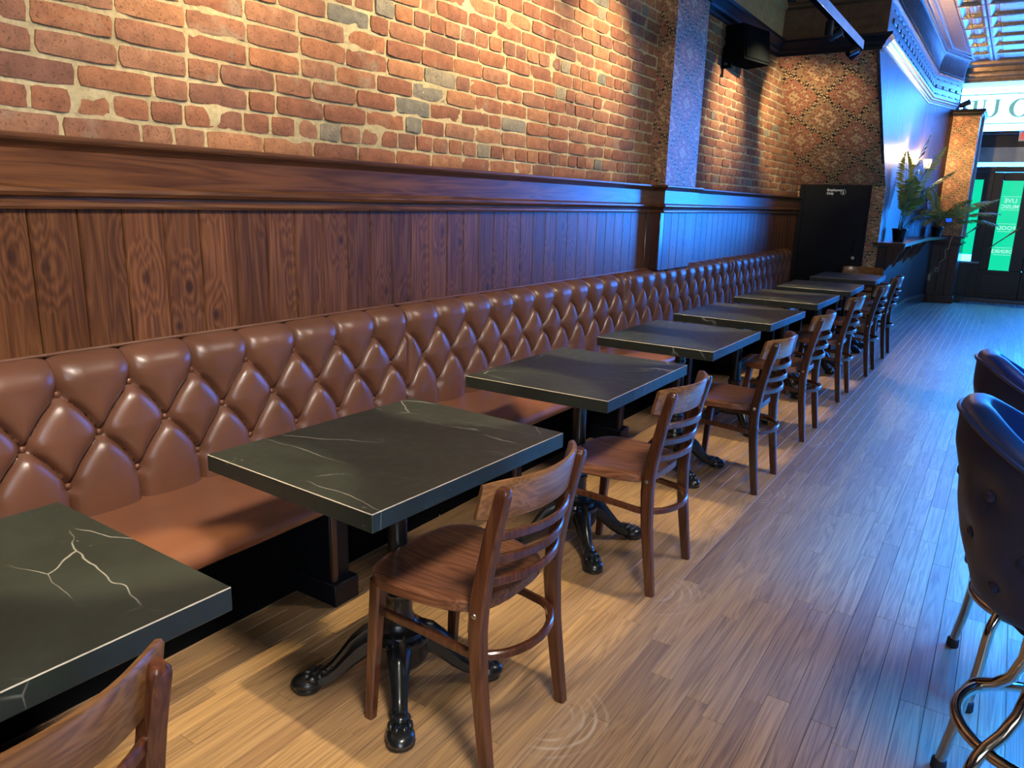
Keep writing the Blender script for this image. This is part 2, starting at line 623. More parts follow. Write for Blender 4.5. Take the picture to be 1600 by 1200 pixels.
def wallpaper(name, ax_u, su=0.62, sv=0.35, off=(0.0, 0.0), gain=1.0, rough=0.45, ax_v=2):
    """lattice of shaded lozenges in rust, gold and black; ax_u, ax_v = pattern axes"""
    t = NT(name)
    tc = t.n('ShaderNodeTexCoord')
    sx = t.n('ShaderNodeSeparateXYZ')
    wob = t.noise(tc.outputs['Object'], 9.0, 2, 0.5, out=1)
    add = t.n('ShaderNodeVectorMath', operation='MULTIPLY_ADD')
    t.l(wob, add.inputs[0])
    add.inputs[1].default_value = (0.03, 0.03, 0.03)
    t.l(tc.outputs['Object'], add.inputs[2])
    t.l(add.outputs[0], sx.inputs[0])
    u = t.math('ADD', t.math('DIVIDE', sx.outputs[ax_u], su), off[0])
    v = t.math('ADD', t.math('DIVIDE', sx.outputs[ax_v], sv), off[1])
    # stepped, hooked outline
    u = t.math('ADD', u, t.math('MULTIPLY', t.math('SINE', t.math('MULTIPLY', v, 12 * PI)), 0.030))
    v = t.math('ADD', v, t.math('MULTIPLY', t.math('SINE', t.math('MULTIPLY', u, 20 * PI)), 0.035))
    du = t.math('ABSOLUTE', t.math('SUBTRACT', t.math('FRACT', u), 0.5))
    dv = t.math('ABSOLUTE', t.math('SUBTRACT', t.math('FRACT', v), 0.5))
    d = t.math('ADD', du, dv)
    e = t.math('ABSOLUTE', t.math('SUBTRACT', d, 0.5))
    n = t.noise(add.outputs[0], 34, 3, 0.6)
    n2 = t.noise(add.outputs[0], 80, 2, 0.5)
    rust, gold, blk, och, red, tan = (0.36, 0.12, 0.055), (0.50, 0.30, 0.11), (0.018, 0.012, 0.014), (0.34, 0.18, 0.075), (0.27, 0.07, 0.04), (0.46, 0.30, 0.15)
    je = t.math('ADD', e, t.math('MULTIPLY', t.math('SUBTRACT', n, 0.5), 0.035))
    col_in = t.ramp(je, [(0.0, blk), (0.020, blk), (0.028, gold), (0.05, gold), (0.06, blk), (0.075, blk), (0.085, rust), (0.19, rust), (0.2, blk), (0.215, tan), (0.25, gold), (0.262, red), (0.34, rust), (0.35, blk), (0.37, gold), (0.45, tan), (0.47, red), (0.5, red)])
    col_out = t.ramp(je, [(0.0, blk), (0.020, blk), (0.028, tan), (0.06, gold), (0.07, blk), (0.085, blk), (0.095, och), (0.19, och), (0.2, blk), (0.215, rust), (0.25, rust), (0.262, blk), (0.275, tan), (0.35, gold), (0.362, red), (0.42, och), (0.45, blk), (0.47, gold), (0.5, tan)])
    col = t.mix(t.math('GREATER_THAN', d, 0.5), col_in, col_out)
    vo = t.n('ShaderNodeTexVoronoi', feature='DISTANCE_TO_EDGE')
    vo.inputs['Scale'].default_value = 30
    t.l(add.outputs[0], vo.inputs['Vector'])
    ln = t.ramp(vo.outputs['Distance'], [(0.03, (1, 1, 1)), (0.10, (0, 0, 0))])
    gate = t.ramp(n, [(0.53, (0, 0, 0)), (0.60, (1, 1, 1))])
    col = t.mix(t.math('MULTIPLY', t.math('MULTIPLY', ln, gate), 0.75), col, blk)
    hs = t.n('ShaderNodeHueSaturation')
    t.l(col, hs.inputs['Color'])
    hs.inputs['Saturation'].default_value = 0.9
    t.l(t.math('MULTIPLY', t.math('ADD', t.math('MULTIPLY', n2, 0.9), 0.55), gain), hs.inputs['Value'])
    t.set(Base_Color=hs.outputs[0], Roughness=rough, Specular_IOR_Level=0.5)
    t.bump(n2, 0.12, 0.002)
    return t.m


def tin(name, col, metal=0.75, rough=0.36, bs=40, bump=0.5, emboss=True):
    t = NT(name)
    v = t.coords()
    vo = t.n('ShaderNodeTexVoronoi', feature='SMOOTH_F1')
    vo.inputs['Scale'].default_value = bs
    t.l(v, vo.inputs['Vector'])
    n = t.noise(v, bs * 0.6, 3, 0.6, 1.0)
    c = t.ramp(n, [(0.3, tuple(k * 0.75 for k in col)), (0.7, tuple(min(1, k * 1.2) for k in col))])
    t.set(Base_Color=c, Roughness=rough, Metallic=metal)
    if emboss:
        t.bump(t.math('ADD', vo.outputs['Distance'], n), bump, 0.008)
    return t.m


def streaked(name):
    """glossy pearly wallpaper with vertical combed streaks"""
    t = NT(name)
    v = t.coords((26, 26, 1.3))
    n = t.noise(v, 1.0, 4, 0.6, 0.5)
    c = t.ramp(n, [(0.35, (0.008, 0.008, 0.010)), (0.65, (0.062, 0.052, 0.058))])
    t.set(Base_Color=c, Roughness=0.42, Metallic=0.0, Specular_IOR_Level=0.5)
    t.bump(n, 0.8, 0.015)
    return t.m


def glass_mat(name, tint=(1, 1, 1), gl=0.06, glow=0.0):
    m = bpy.data.materials.new(name)
    m.use_nodes = True
    t = m.node_tree
    t.nodes.clear()
    o = t.nodes.new('ShaderNodeOutputMaterial')
    tr = t.nodes.new('ShaderNodeBsdfTransparent')
    tr.inputs[0].default_value = (*tint, 1)
    g = t.nodes.new('ShaderNodeBsdfGlossy')
    g.inputs['Roughness'].default_value = 0.02
    mx = t.nodes.new('ShaderNodeMixShader')
    mx.inputs[0].default_value = gl
    t.links.new(tr.outputs[0], mx.inputs[1])
    t.links.new(g.outputs[0], mx.inputs[2])
    out = mx.outputs[0]
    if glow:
        # added emission whitens the pane, standing in for bright daylight behind it
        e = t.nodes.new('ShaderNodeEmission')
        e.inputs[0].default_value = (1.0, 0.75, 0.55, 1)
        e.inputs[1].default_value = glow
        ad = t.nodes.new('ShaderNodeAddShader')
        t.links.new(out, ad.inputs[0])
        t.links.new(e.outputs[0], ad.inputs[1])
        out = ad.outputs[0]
    t.links.new(out, o.inputs[0])
    return m


def emit(name, col, k):
    t = NT(name)
    n = t.noise(t.coords(), 3, 2)
    c = t.ramp(n, [(0.2, tuple(q * 0.93 for q in col)), (0.8, col)])
    t.set(Base_Color=(0.02, 0.02, 0.02, 1), Emission_Color=c, Emission_Strength=k)
    return t.m


M_brick, M_brick_far = brick_mat('brick_clay', False), brick_mat('brick_clay_far', True)
M_mortar = mortar_mat()
M_floor, M_floor_far = floor_mat('oak_floor', False), floor_mat('oak_floor_far', True)
M_sub = plain('subfloor', (0.05, 0.03, 0.018), 0.8)
M_board = wood('stained_pine_board', (0.024, 0.0085, 0.0035), (0.090, 0.033, 0.012), (0.190, 0.078, 0.028), axis=2, rough=0.36, coat=0.14, knots=0.7, bump=0.25, coat_rough=0.25)
M_rail = wood('stained_rail', (0.045, 0.015, 0.006), (0.11, 0.040, 0.015), (0.17, 0.066, 0.024), axis=1, rough=0.30, coat=0.22, rnd=False, bump=0.08, coat_rough=0.22)
M_leather = leather('brown_leather', (0.135, 0.056, 0.031), 0.34)
M_leather_lit = leather('lit_seat_leather', (0.21, 0.082, 0.040), 0.34)  # seat leather made lighter than the back for the light falling on it
M_button = leather('button_leather', (0.13, 0.045, 0.02), 0.35)
M_navy = leather('navy_vinyl', (0.003, 0.014, 0.055), 0.40, coat=0.0)
M_marble = marble()
M_edge = plain('pale_edge', (0.35, 0.31, 0.24), 0.5)  # pale colour along the upper edge of the table top
M_chair = wood('mahogany_stain', (0.026, 0.008, 0.004), (0.066, 0.020, 0.009), (0.115, 0.038, 0.015), axis=2, rough=0.28, coat=0.4, gs=1.6, bump=0.05)
M_seatw = wood('worn_seat_wood', (0.075, 0.026, 0.012), (0.18, 0.066, 0.030), (0.30, 0.125, 0.06), axis=0, rough=0.30, coat=0.35, gs=1.5, bump=0.06)
M_toprail = wood('golden_top_rail', (0.09, 0.036, 0.013), (0.19, 0.085, 0.030), (0.27, 0.13, 0.05), axis=1, rough=0.30, coat=0.4, gs=1.5, bump=0.05)  # lighter, more golden than the chair legs and slats
M_iron = plain('cast_iron', (0.008, 0.0095, 0.0095), 0.30, noise=0.3, nscale=20, coat=0.3)
M_black = plain('black_paint', (0.004, 0.005, 0.009), 0.5, noise=0.2, spec=0.25)
M_navywood = wood('dark_varnished_wood', (0.010, 0.006, 0.006), (0.022, 0.012, 0.011), (0.034, 0.018, 0.014), axis=2, rough=0.3, coat=0.3, rnd=True, bump=0.12)
M_brownwood = wood('dark_brown_wood', (0.018, 0.006, 0.004), (0.042, 0.013, 0.007), (0.07, 0.022, 0.01), axis=2, rough=0.3, coat=0.3, rnd=True, bump=0.1)
M_brownrail = wood('dark_brown_rail', (0.018, 0.006, 0.004), (0.042, 0.013, 0.007), (0.07, 0.022, 0.01), axis=1, rough=0.28, coat=0.35, rnd=False, bump=0.1)
M_strip = plain('brown_edge_strip', (0.075, 0.032, 0.018), 0.45)
M_chrome = plain('smoked_chrome', (0.42, 0.36, 0.30), 0.12, 1.0, noise=0.05)
M_steel = plain('brushed_steel', (0.6, 0.58, 0.53), 0.3, 1.0)
M_brass = plain('old_brass', (0.5, 0.33, 0.12), 0.35, 1.0)
M_cloth = plain('matt_black', (0.006, 0.007, 0.008), 1.0, spec=0.0)
M_rubber = plain('black_rubber', (0.01, 0.01, 0.01), 0.7)
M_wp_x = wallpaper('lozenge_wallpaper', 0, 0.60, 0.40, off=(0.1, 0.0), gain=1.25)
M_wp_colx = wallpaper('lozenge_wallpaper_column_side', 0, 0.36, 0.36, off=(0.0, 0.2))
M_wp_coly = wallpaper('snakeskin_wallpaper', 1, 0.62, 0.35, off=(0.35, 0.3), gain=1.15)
M_wp_pier_lit = wallpaper('lozenge_wallpaper_pier_lit', 0, 0.40, 0.34, off=(0.3, 0.1), gain=1.6)  # gain raised to put the sconce light into the paper's colour
M_tin_lit = tin('spot_lit_tin', (0.62, 0.49, 0.25), metal=0.35, bs=22, bump=0.7)  # bright gold colour stands in for warm spotlight on the left cove
M_tin_brown = tin('brown_tin', (0.12, 0.065, 0.038), metal=0.4, bs=14, bump=0.6)
M_tin_silver = tin('silver_tin', (0.19, 0.175, 0.165), bs=55, bump=0.45)
M_tin_plain = tin('silver_tin_smooth', (0.20, 0.18, 0.17), bs=25, bump=0.1)
M_tin_umber = tin('umber_tin', (0.26, 0.18, 0.11), metal=0.5, bs=25, bump=0.1)
M_streak = streaked('pearl_streaked_wallpaper')
M_plaster = plain('grey_plaster', (0.30, 0.27, 0.24), 0.8)
M_darkwall = plain('dark_wall', (0.09, 0.075, 0.07), 0.7)
M_frame = plain('storefront_frame', (0.008, 0.006, 0.009), 0.4, noise=0.2)
M_blueframe = plain('pale_metal_frame', (0.28, 0.32, 0.36), 0.35, 0.4)
M_glass = glass_mat('clear_glass')
M_lit = glass_mat('transom_glow_glass', glow=0.75)
M_green = emit('backlit_green_film', (0.0, 0.80, 0.42), 1.0)
M_white = plain('white_lettering', (0.85, 0.9, 0.88), 0.5)
M_white_emit = emit('backlit_white_lettering', (0.45, 1.0, 0.85), 1.0)
M_letter = emit('etched_pale_green_letter', (0.20, 0.56, 0.52), 0.85)
M_leaf = plain('palm_leaf', (0.25, 0.27, 0.06), 0.35, noise=0.4, nscale=9)
_t = M_leaf.node_tree
_tl = _t.nodes.new('ShaderNodeBsdfTranslucent')
_tl.inputs[0].default_value = (0.36, 0.42, 0.08, 1)
_mx = _t.nodes.new('ShaderNodeMixShader')
_mx.inputs[0].default_value = 0.22
_t.links.new(_t.nodes['Principled BSDF'].outputs[0], _mx.inputs[1])
_t.links.new(_tl.outputs[0], _mx.inputs[2])
_t.links.new(_mx.outputs[0], _t.nodes['Material Output'].inputs[0])
M_stem = plain('palm_stem', (0.07, 0.085, 0.03), 0.5)
M_pot = plain('black_plastic_pot', (0.008, 0.009, 0.012), 0.4)
M_soil = plain('potting_soil', (0.03, 0.02, 0.014), 0.95)
M_bulb = emit('warm_bulb', (1.0, 0.66, 0.25), 22)
M_shade = NT('frosted_shade')
M_shade.set(Base_Color=M_shade.ramp(M_shade.noise(M_shade.coords(), 5), [(0.3, (0.8, 0.6, 0.35)), (0.7, (0.9, 0.7, 0.45))]), Roughness=0.5, Emission_Color=(1.0, 0.62, 0.22, 1), Emission_Strength=6.0)
M_shade = M_shade.m
M_cord = plain('white_cord', (0.62, 0.60, 0.56), 0.5)
M_plate = plain('ivory_plate', (0.62, 0.5, 0.28), 0.4)
M_blueled = emit('blue_display', (0.01, 0.10, 1.0), 1.6)
M_red = emit('red_exit_letter', (1.0, 0.06, 0.05), 1.1)
M_exitface = plain('exit_sign_face', (0.75, 0.6, 0.62), 0.4)
M_tile = plain('small_floor_tile', (0.12, 0.12, 0.125), 0.3, noise=0.35, nscale=12)
M_thresh = plain('brown_threshold', (0.20, 0.12, 0.08), 0.5)
M_track = plain('track_metal', (0.10, 0.10, 0.11), 0.35, 0.2)
M_trackw = plain('track_light_face', (0.55, 0.56, 0.58), 0.35, 0.3)
M_stickw = plain('pale_bamboo', (0.36, 0.25, 0.12), 0.5)

XW = -0.45       # face of the wainscot boards
XB = -0.47       # face of the bricks
CZ = 3.70        # main ceiling
# ------------------------------------------------------------------ floor
fb = MB().box(-0.6, 4.8, -2.8, 15.2, -0.08, -0.012)
floor = struct(fb.build('floor', M_sub))
PW = 0.0665
rows = []
x = -0.5
allp = []
k = 0
while x < 4.75:
    y = -2.6 - random.random() * 0.9
    while y < 14.15:
        L = random.choice((0.45, 0.6, 0.75, 0.9, 1.1, 1.3)) * random.uniform(0.9, 1.1)
        y0, y1 = max(y, -2.7), min(y + L, 14.15)
        y += L
        if y1 - y0 < 0.06:
            continue
        allp.append((x, y0, y1))
    x += PW
    k += 1


def plank_area(p):
    best = 0
    for yy in np.linspace(p[1] + 0.02, p[2] - 0.02, 4):
        q = proj((p[0] + PW / 2, yy, 0))
        if q and -20 < q[0] < 1620 and -20 < q[1] < 1220:
            best += 1.0 / q[2] ** 2.6
    return best * (p[2] - p[1])


allp.sort(key=plank_area, reverse=True)
cache = {}
for (px, y0, y1) in allp[:300]:
    key = round((y1 - y0) * 20)
    if key not in cache:
        Lh = key / 40
        cache[key] = MB().box(-PW / 2 + 0.0004, PW / 2 - 0.0004, -Lh + 0.0005, Lh - 0.0005, -0.014, 0, 0.0012).mesh('plank', M_floor, ang=20)
    o = link('plank', cache[key], floor, (px + PW / 2, (y0 + y1) / 2, 0))
    o.scale = (1, (y1 - y0) / (key / 20), 1)
mb = MB()
tones = []
for (px, y0, y1) in allp[300:]:
    n0 = len(mb.v)
    mb.box(px + 0.0004, px + PW - 0.0004, y0 + 0.0005, y1 - 0.0005, -0.014, 0, 0.0012)
    tones += [random.random()] * (len(mb.v) - n0)
o = mb.build('distant_planks', M_floor_far, floor, 20)
a = o.data.attributes.new('tone', 'FLOAT', 'POINT')
a.data.foreach_set('value', tones)
stuff(o)
# tiled strip and threshold at the street door
mb = MB()
for i in range(33):
    for j in range(5):
        mb.box(1.25 + i * 0.1 + 0.003, 1.25 + i * 0.1 + 0.097, 14.18 + j * 0.1 + 0.003, 14.18 + j * 0.1 + 0.097, -0.014, 0.001, 0.004)
stuff(mb.build('entrance_tiles', M_tile, floor))
MB().box(-0.45, 4.75, 14.7, 15.2, -0.012, 0.03, 0.004).build('threshold', M_thresh, floor)

# ------------------------------------------------------------------ left wall: mortar bed, bricks
ny, nz = 330, 76
Ya = np.linspace(-2.6, 10.0, ny)
Za = np.linspace(1.40, 3.10, nz)
rng = np.random.default_rng(3)


def vnoise(A, B, s, seed):
    r = np.random.default_rng(seed)
    G = r.random((260, 260))
    a_, b_ = A * s, B * s
    i, j = np.floor(a_).astype(int), np.floor(b_).astype(int)
    fa, fb_ = a_ - i, b_ - j
    fa, fb_ = fa * fa * (3 - 2 * fa), fb_ * fb_ * (3 - 2 * fb_)
    g = lambda p, q: G[p % 260, q % 260]
    return (g(i, j) * (1 - fa) + g(i + 1, j) * fa) * (1 - fb_) + (g(i, j + 1) * (1 - fa) + g(i + 1, j + 1) * fa) * fb_


YY, ZZ = np.meshgrid(Ya, Za, indexing='ij')
nn = vnoise(YY + 20, ZZ, 26, 1) * 0.6 + vnoise(YY + 20, ZZ, 9, 2) * 0.6
XX = XB - 0.0075 + (nn - 0.6) * 0.013
wall = struct(MB().grid(np.stack([XX, YY, ZZ], -1), ny, nz).build('wall_left', M_mortar, fix=False))
MB().box(-0.75, -0.52, -2.8, 15.2, -0.05, 3.9).build('backing', M_darkwall, wall)
CH = 0.0738


def brick_mesh(L, H, seed):
    r = random.Random(seed)
    D = 0.045
    nu, nv = 5, 3
    m = MB()
    g = []
    for i in range(nu + 1):
        row = []
        for j in range(nv + 1):
            u, v = i / nu, j / nv
            yy = (u - 0.5) * L
            zz = (v - 0.5) * H
            edge = (i in (0, nu)) or (j in (0, nv))
            if i in (0, nu):
                yy += r.uniform(-0.0025, 0.0025)
            if j in (0, nv):
                zz += r.uniform(-0.0018, 0.0018)
            if i in (0, nu) and j in (0, nv):
                yy *= 0.965
                zz *= 0.90
            xx = (-0.0035 if edge else r.uniform(-0.001, 0.0022))
            row.append((xx, yy, zz))
        g.append(row)
    m.v = [p for row in g for p in row]
    W = nv + 1
    for i in range(nu):
        for j in range(nv):
            m.f.append((i * W + j, (i + 1) * W + j, (i + 1) * W + j + 1, i * W + j + 1))
    rim = [i * W for i in range(nu + 1)] + [nu * W + j for j in range(1, nv + 1)] + [i * W + nv for i in range(nu - 1, -1, -1)] + [j for j in range(nv - 1, 0, -1)]
    b = len(m.v)
    m.v += [(-D, m.v[i][1] * 1.005, m.v[i][2] * 1.01) for i in rim]
    nr = len(rim)
    for q in range(nr):
        m.f.append((rim[q], rim[(q + 1) % nr], b + (q + 1) % nr, b + q))
    m.mi = [0] * len(m.f)
    return m


variants = {}
for kind, L in (('s', 0.222), ('h', 0.104), ('t', 0.16)):
    for sd in range(7):
        mbk = brick_mesh(L, CH - 0.0125, sd * 31 + ord(kind))
        variants[(kind, sd)] = (mbk, mbk.mesh('brick', M_brick, ang=50), L)
REDS = [(0.29, 0.108, 0.046), (0.26, 0.095, 0.044), (0.32, 0.125, 0.052), (0.23, 0.086, 0.042), (0.34, 0.145, 0.062), (0.27, 0.112, 0.056), (0.30, 0.132, 0.066), (0.21, 0.088, 0.050)]
GREY = [(0.20, 0.17, 0.125), (0.17, 0.15, 0.115), (0.25, 0.20, 0.13)]
bricks = []
for (ya, yb) in ((-2.4, 5.36), (5.99, 9.98)):
    for c in range(21):
        z = 1.553 + CH * (c + 0.5) - 0.004
        if z > 3.0:
            break
        header = c in (1, 8, 15)
        y = ya - random.random() * 0.2
        while y < yb:
            kind = 'h' if header else random.choices(('s', 't', 'h'), (0.80, 0.07, 0.13))[0]
            L = variants[(kind, 0)][2] + random.uniform(-0.006, 0.006)
            yc = y + L / 2
            y += L + 0.0125 + random.uniform(-0.003, 0.004)
            s = L / variants[(kind, 0)][2]
            lo, hi = yc - L / 2, yc + L / 2
            if lo < ya:
                if hi - ya < 0.03:
                    continue
                yc, s = (ya + hi) / 2, s * (hi - ya) / L
            elif hi > yb:
                if yb - lo < 0.03:
                    continue
                yc, s = (yb + lo) / 2, s * (yb - lo) / L
            if yb > 6:
                lim = 8.37 + (2.95 - z) / 1.25 * 1.6 + 0.05
                if yc > lim:
                    continue
            col = random.choice(GREY) if random.random() < (0.10 if kind == 'h' else 0.025) else random.choice(REDS)
            bricks.append((kind, random.randrange(7), yc, z, s, random.uniform(-0.0025, 0.0035), random.uniform(-0.012, 0.012), col))


def brick_area(b):
    p = (XB, b[2], b[3])
    q = proj(p)
    if not q or not (-60 < q[0] < 1660 and -40 < q[1] < 1240):
        return -1
    q2 = proj((XB, b[2] + 0.1 * b[4], b[3]))
    return abs(q2[0] - q[0]) * variants[(b[0], 0)][2] / q[2]


bricks.sort(key=brick_area, reverse=True)
for (kind, sd, yc, z, s, dx, rot, col) in bricks[:300]:
    o = link('brick', variants[(kind, sd)][1], wall, (XB + dx, yc, z), (rot, 0, 0))
    o.scale = (1, s, 1 + random.uniform(-0.02, 0.03))
    o.color = (*col, 1)
mb = MB()
cols = []
for (kind, sd, yc, z, s, dx, rot, col) in bricks[300:]:
    src = variants[(kind, sd)][0]
    cr, sr = math.cos(rot), math.sin(rot)
    mb.add([(XB + dx + p[0], yc + (p[1] * s) * cr - p[2] * sr, z + p[1] * s * sr + p[2] * cr) for p in src.v], src.f)
    cols += [c for _ in src.v for c in (*col, 1)]
o = mb.build('distant_bricks', M_brick_far, wall, 50)
a = o.data.attributes.new('tone', 'FLOAT_COLOR', 'POINT')
a.data.foreach_set('color', cols)
stuff(o)

# ------------------------------------------------------------------ wallpapered column on the left wall
colm = struct(MB().box(-0.52, -0.35, 5.36, 5.985, 1.50, 3.75).build('column', M_wp_coly))
colm.data.materials.append(M_wp_colx)
for p in colm.data.polygons:
    if abs(p.normal.y) > 0.5:
        p.material_index = 1
# ------------------------------------------------------------------ wainscot boards and rail
wains = struct(MB().box(-0.54, XW - 0.016, -2.7, 10.0, 0, 1.40).build('trim_wainscot', M_brownwood))
bm_cache = {}


def board(y0, y1, z1=1.37, xf=XW, mat=M_board, key=None, parent=None, z0=0.0):
    wd = round(y1 - y0, 3)
    kk = (wd, z0, z1, mat.name)
    if kk not in bm_cache:
        h = wd / 2
        poly = [(-0.016, -h + 0.0016), (-0.005, -h + 0.0016), (0.0, -h + 0.0045), (0.0, h - 0.0045), (-0.005, h - 0.0016), (-0.016, h - 0.0016)]
        bm_cache[kk] = MB().prism(poly, 2, z0, z1).mesh('plank', mat, ang=20)
    return link('plank', bm_cache[kk], parent, (xf, (y0 + y1) / 2, 0))


yb_ = [1.039, 1.175, 1.309, 1.442, 1.573, 1.708, 1.845, 1.977, 2.117, 2.253]
y = 1.039 - 0.134 * 14
seq = []
while y < 1.0:
    seq.append(y)
    y += 0.134
seq += yb_
y = 2.253
while y + 0.132 < 5.30:
    y += 0.1315
    seq.append(y)
for i in range(len(seq) - 1):
    a_, b_ = seq[i], seq[i + 1]
    mid, wd = (a_ + b_) / 2, 0.136 if i % 3 == 0 else 0.133
    board(mid - (b_ - a_) / 2, mid + (b_ - a_) / 2, parent=wains)
y = 6.05
while y < 9.85:
    board(y, y + 0.1455, parent=wains)
    y += 0.1455
# post casing and boards over the column base
post = struct(MB().box(-0.52, -0.371, 5.345, 6.02, 0.938, 1.40).build('trim_column_base', M_brownwood))
for i in range(4):
    board(5.40 + i * 0.1435, 5.40 + (i + 1) * 0.1435, xf=-0.355, parent=post, z0=0.938)
MB().box(XW - 0.01, XW + 0.006, 5.28, 5.345, 0, 1.37, 0.003).build('corner_board', M_brownwood, wains)
MB().box(XW - 0.01, -0.356, 5.33, 5.40, 0.938, 1.37, 0.004).build('corner_board', M_brownwood, post)

# rail profile (d = out from wall, z)
RAILP = [(0.0, 1.36), (0.016, 1.36), (0.020, 1.368), (0.018, 1.378), (0.010, 1.381), (0.013, 1.392), (0.026, 1.397), (0.033, 1.407), (0.031, 1.417),
         (0.022, 1.422), (0.017, 1.428), (0.0165, 1.52), (0.024, 1.527), (0.030, 1.535), (0.043, 1.541), (0.047, 1.548), (0.046, 1.556), (0.040, 1.560), (0.0, 1.562)]


def rail(path, name, mat, prof=RAILP, cap=True):
    """path: list of (x,y) of the wall face, out-direction to the right-hand side of travel"""
    m = MB()
    n = len(path)
    P_ = [Vector((p[0], p[1])) for p in path]
    vs = []
    for i in range(n):
        d0 = (P_[i] - P_[i - 1]).normalized() if i > 0 else None
        d1 = (P_[i + 1] - P_[i]).normalized() if i < n - 1 else None
        nrm = [Vector((d.y, -d.x)) for d in (d0, d1) if d is not None]
        if len(nrm) == 2:
            b = (nrm[0] + nrm[1]).normalized()
            b = b / max(0.3, b.dot(nrm[0]))
        else:
            b = nrm[0]
        for d, z in prof:
            vs.append((P_[i].x + b.x * d, P_[i].y + b.y * d, z))
    k_ = len(prof)
    fs = [(i * k_ + j, i * k_ + j + 1, (i + 1) * k_ + j + 1, (i + 1) * k_ + j) for i in range(n - 1) for j in range(k_ - 1)]
    if cap:
        fs += [tuple(range(k_)), tuple((n - 1) * k_ + j for j in range(k_ - 1, -1, -1))]
    m.add(vs, fs)
    return m.build(name, mat, None, 30)


struct(rail([(XW, -2.7), (XW, 5.345), (-0.35, 5.345), (-0.35, 6.02), (XW, 6.02), (XW, 9.93)], 'trim_rail', M_rail))

# ------------------------------------------------------------------ crown and tin cove
CROWN = [(0.0, 2.92), (0.02, 2.92), (0.022, 2.945), (0.045, 2.965), (0.05, 2.985), (0.085, 3.02), (0.105, 3.03), (0.11, 3.055), (0.0, 3.06)]
struct(rail([(XB, -2.7), (XB, 5.36), (-0.35, 5.36), (-0.35, 5.985), (XB, 5.985), (XB, 8.38), (0.5, 8.38), (0.5, 8.50)], 'trim_crown', M_black, CROWN))
FRIEZE = [(0.05, 3.06), (0.055, 3.34), (0.085, 3.36), (0.085, 3.385), (0.075, 3.40)]
COVE = [(0.075, 3.40), (0.078, 3.47), (0.088, 3.54), (0.105, 3.60), (0.135, 3.655)]
RIDGE = [(0.135, 3.655), (0.16, 3.655), (0.165, 3.68), (0.19, 3.685), (0.2, 3.67), (0.22, 3.67), (0.225, 3.69), (0.255, 3.69)]
for nm, pth, mt in (('trim_cove_left', [(XB, -2.7), (XB, 8.38)], M_tin_lit), ('trim_cove_return', [(XB, 8.38), (0.5, 8.38)], M_tin_brown)):
    P_ = [(a_ - (0.0 if nm.endswith('left') else 0.0), b_) for a_, b_ in pth]
    if nm.endswith('return'):
        # mitre the right-hand outer corner by continuing round it a little
        P_ = [(XB, 8.38), (0.5, 8.38), (0.5, 8.385)]
    struct(rail(P_, nm, mt, [(0, 3.05)] + FRIEZE + COVE[1:] + RIDGE[1:] + [(0.255, 3.7), (0, 3.7)], True))
SIDE = [(0.5, 8.385), (0.5, 13.0), (0.78, 14.0)]
CROWNW = [(0.0, 2.965), (0.012, 2.965), (0.015, 2.985), (0.028, 2.99), (0.032, 3.005), (0.05, 3.015), (0.055, 3.035), (0.075, 3.045), (0.078, 3.062), (0.05, 3.066), (0, 3.066)]
struct(rail(SIDE, 'trim_crown_side', M_tin_plain, CROWNW))
fr = struct(rail(SIDE, 'trim_frieze_side', M_tin_silver, [(0, 3.06)] + FRIEZE + [(0, 3.40)]))
cv = struct(rail(SIDE, 'trim_cove_side', M_tin_silver, [(0, 3.395)] + COVE + [(0, 3.66)]))
struct(rail(SIDE, 'trim_ridge_side', M_tin_plain, [(0, 3.65)] + RIDGE + [(0.255, 3.70), (0, 3.70)]))
# embossed bars on the frieze, beads and leaf ribs on the cove (small repeated relief)
mb = MB()
mbead = MB()
mleaf = MB()
for (p0, p1) in ((Vector((0.5, 8.5)), Vector((0.5, 13.0))), (Vector((0.5, 13.0)), Vector((0.78, 14.0)))):
    d = p1 - p0
    L = d.length
    d.normalize()
    nr = Vector((d.y, -d.x))
    s = 0.06
    k = 0
    while s < L - 0.05:
        q = p0 + d * s
        M = Matrix(((d.x, nr.x, 0, q.x), (d.y, nr.y, 0, q.y), (0, 0, 1, 0), (0, 0, 0, 1)))
        if k % 5 == 0:
            mb.box(0.0, 0.19, 0.048, 0.068, 3.18, 3.225, 0.006, M=M)
            mb.box(0.02, 0.17, 0.048, 0.063, 3.10, 3.115, 0.004, M=M)
            mb.box(0.02, 0.17, 0.048, 0.064, 3.29, 3.305, 0.004, M=M)
        e = M @ Vector((0, 0.087, 3.372))
        mbead.ell(e, (0.013, 0.013, 0.013), 6, 4)
        # leaf rib following the cove
        ribs = [M @ Vector((0.02 * t_, 0.078 + 0.012 + 0.055 * t_ ** 2.2, 3.405 + 0.235 * t_)) for t_ in (0, 0.3, 0.6, 0.85, 1.0)]
        mleaf.sweep(ribs, [(0.016, 0), (0, 0.012), (-0.016, 0), (0, -0.006)], side=(d.x, d.y, 0), scale=[1.2, 1.1, 0.9, 0.6, 0.2])
        s += 0.052
        k += 1
stuff(mb.build('frieze_relief', M_tin_plain, fr))
stuff(mbead.build('bead_moulding', M_tin_plain, fr))
stuff(mleaf.build('leaf_moulding', M_tin_plain, cv))
mb = MB()
for i in range(9):
    for j in range(2):
        cx_, cz_ = 0.02 + i * 0.055, 3.12 + j * 0.085
        r0 = 0.022
        pts = [(cx_ + r0 * (1 - t_ / 9) * math.cos(t_), 8.323, cz_ + r0 * (1 - t_ / 9) * math.sin(t_)) for t_ in np.linspace(0, 6.5, 12)]
        mb.sweep(pts, circ(0.0035, 5), side=(0, 1, 0))
stuff(mb.build('scroll_relief', M_tin_brown, bpy.data.objects['trim_cove_return']))

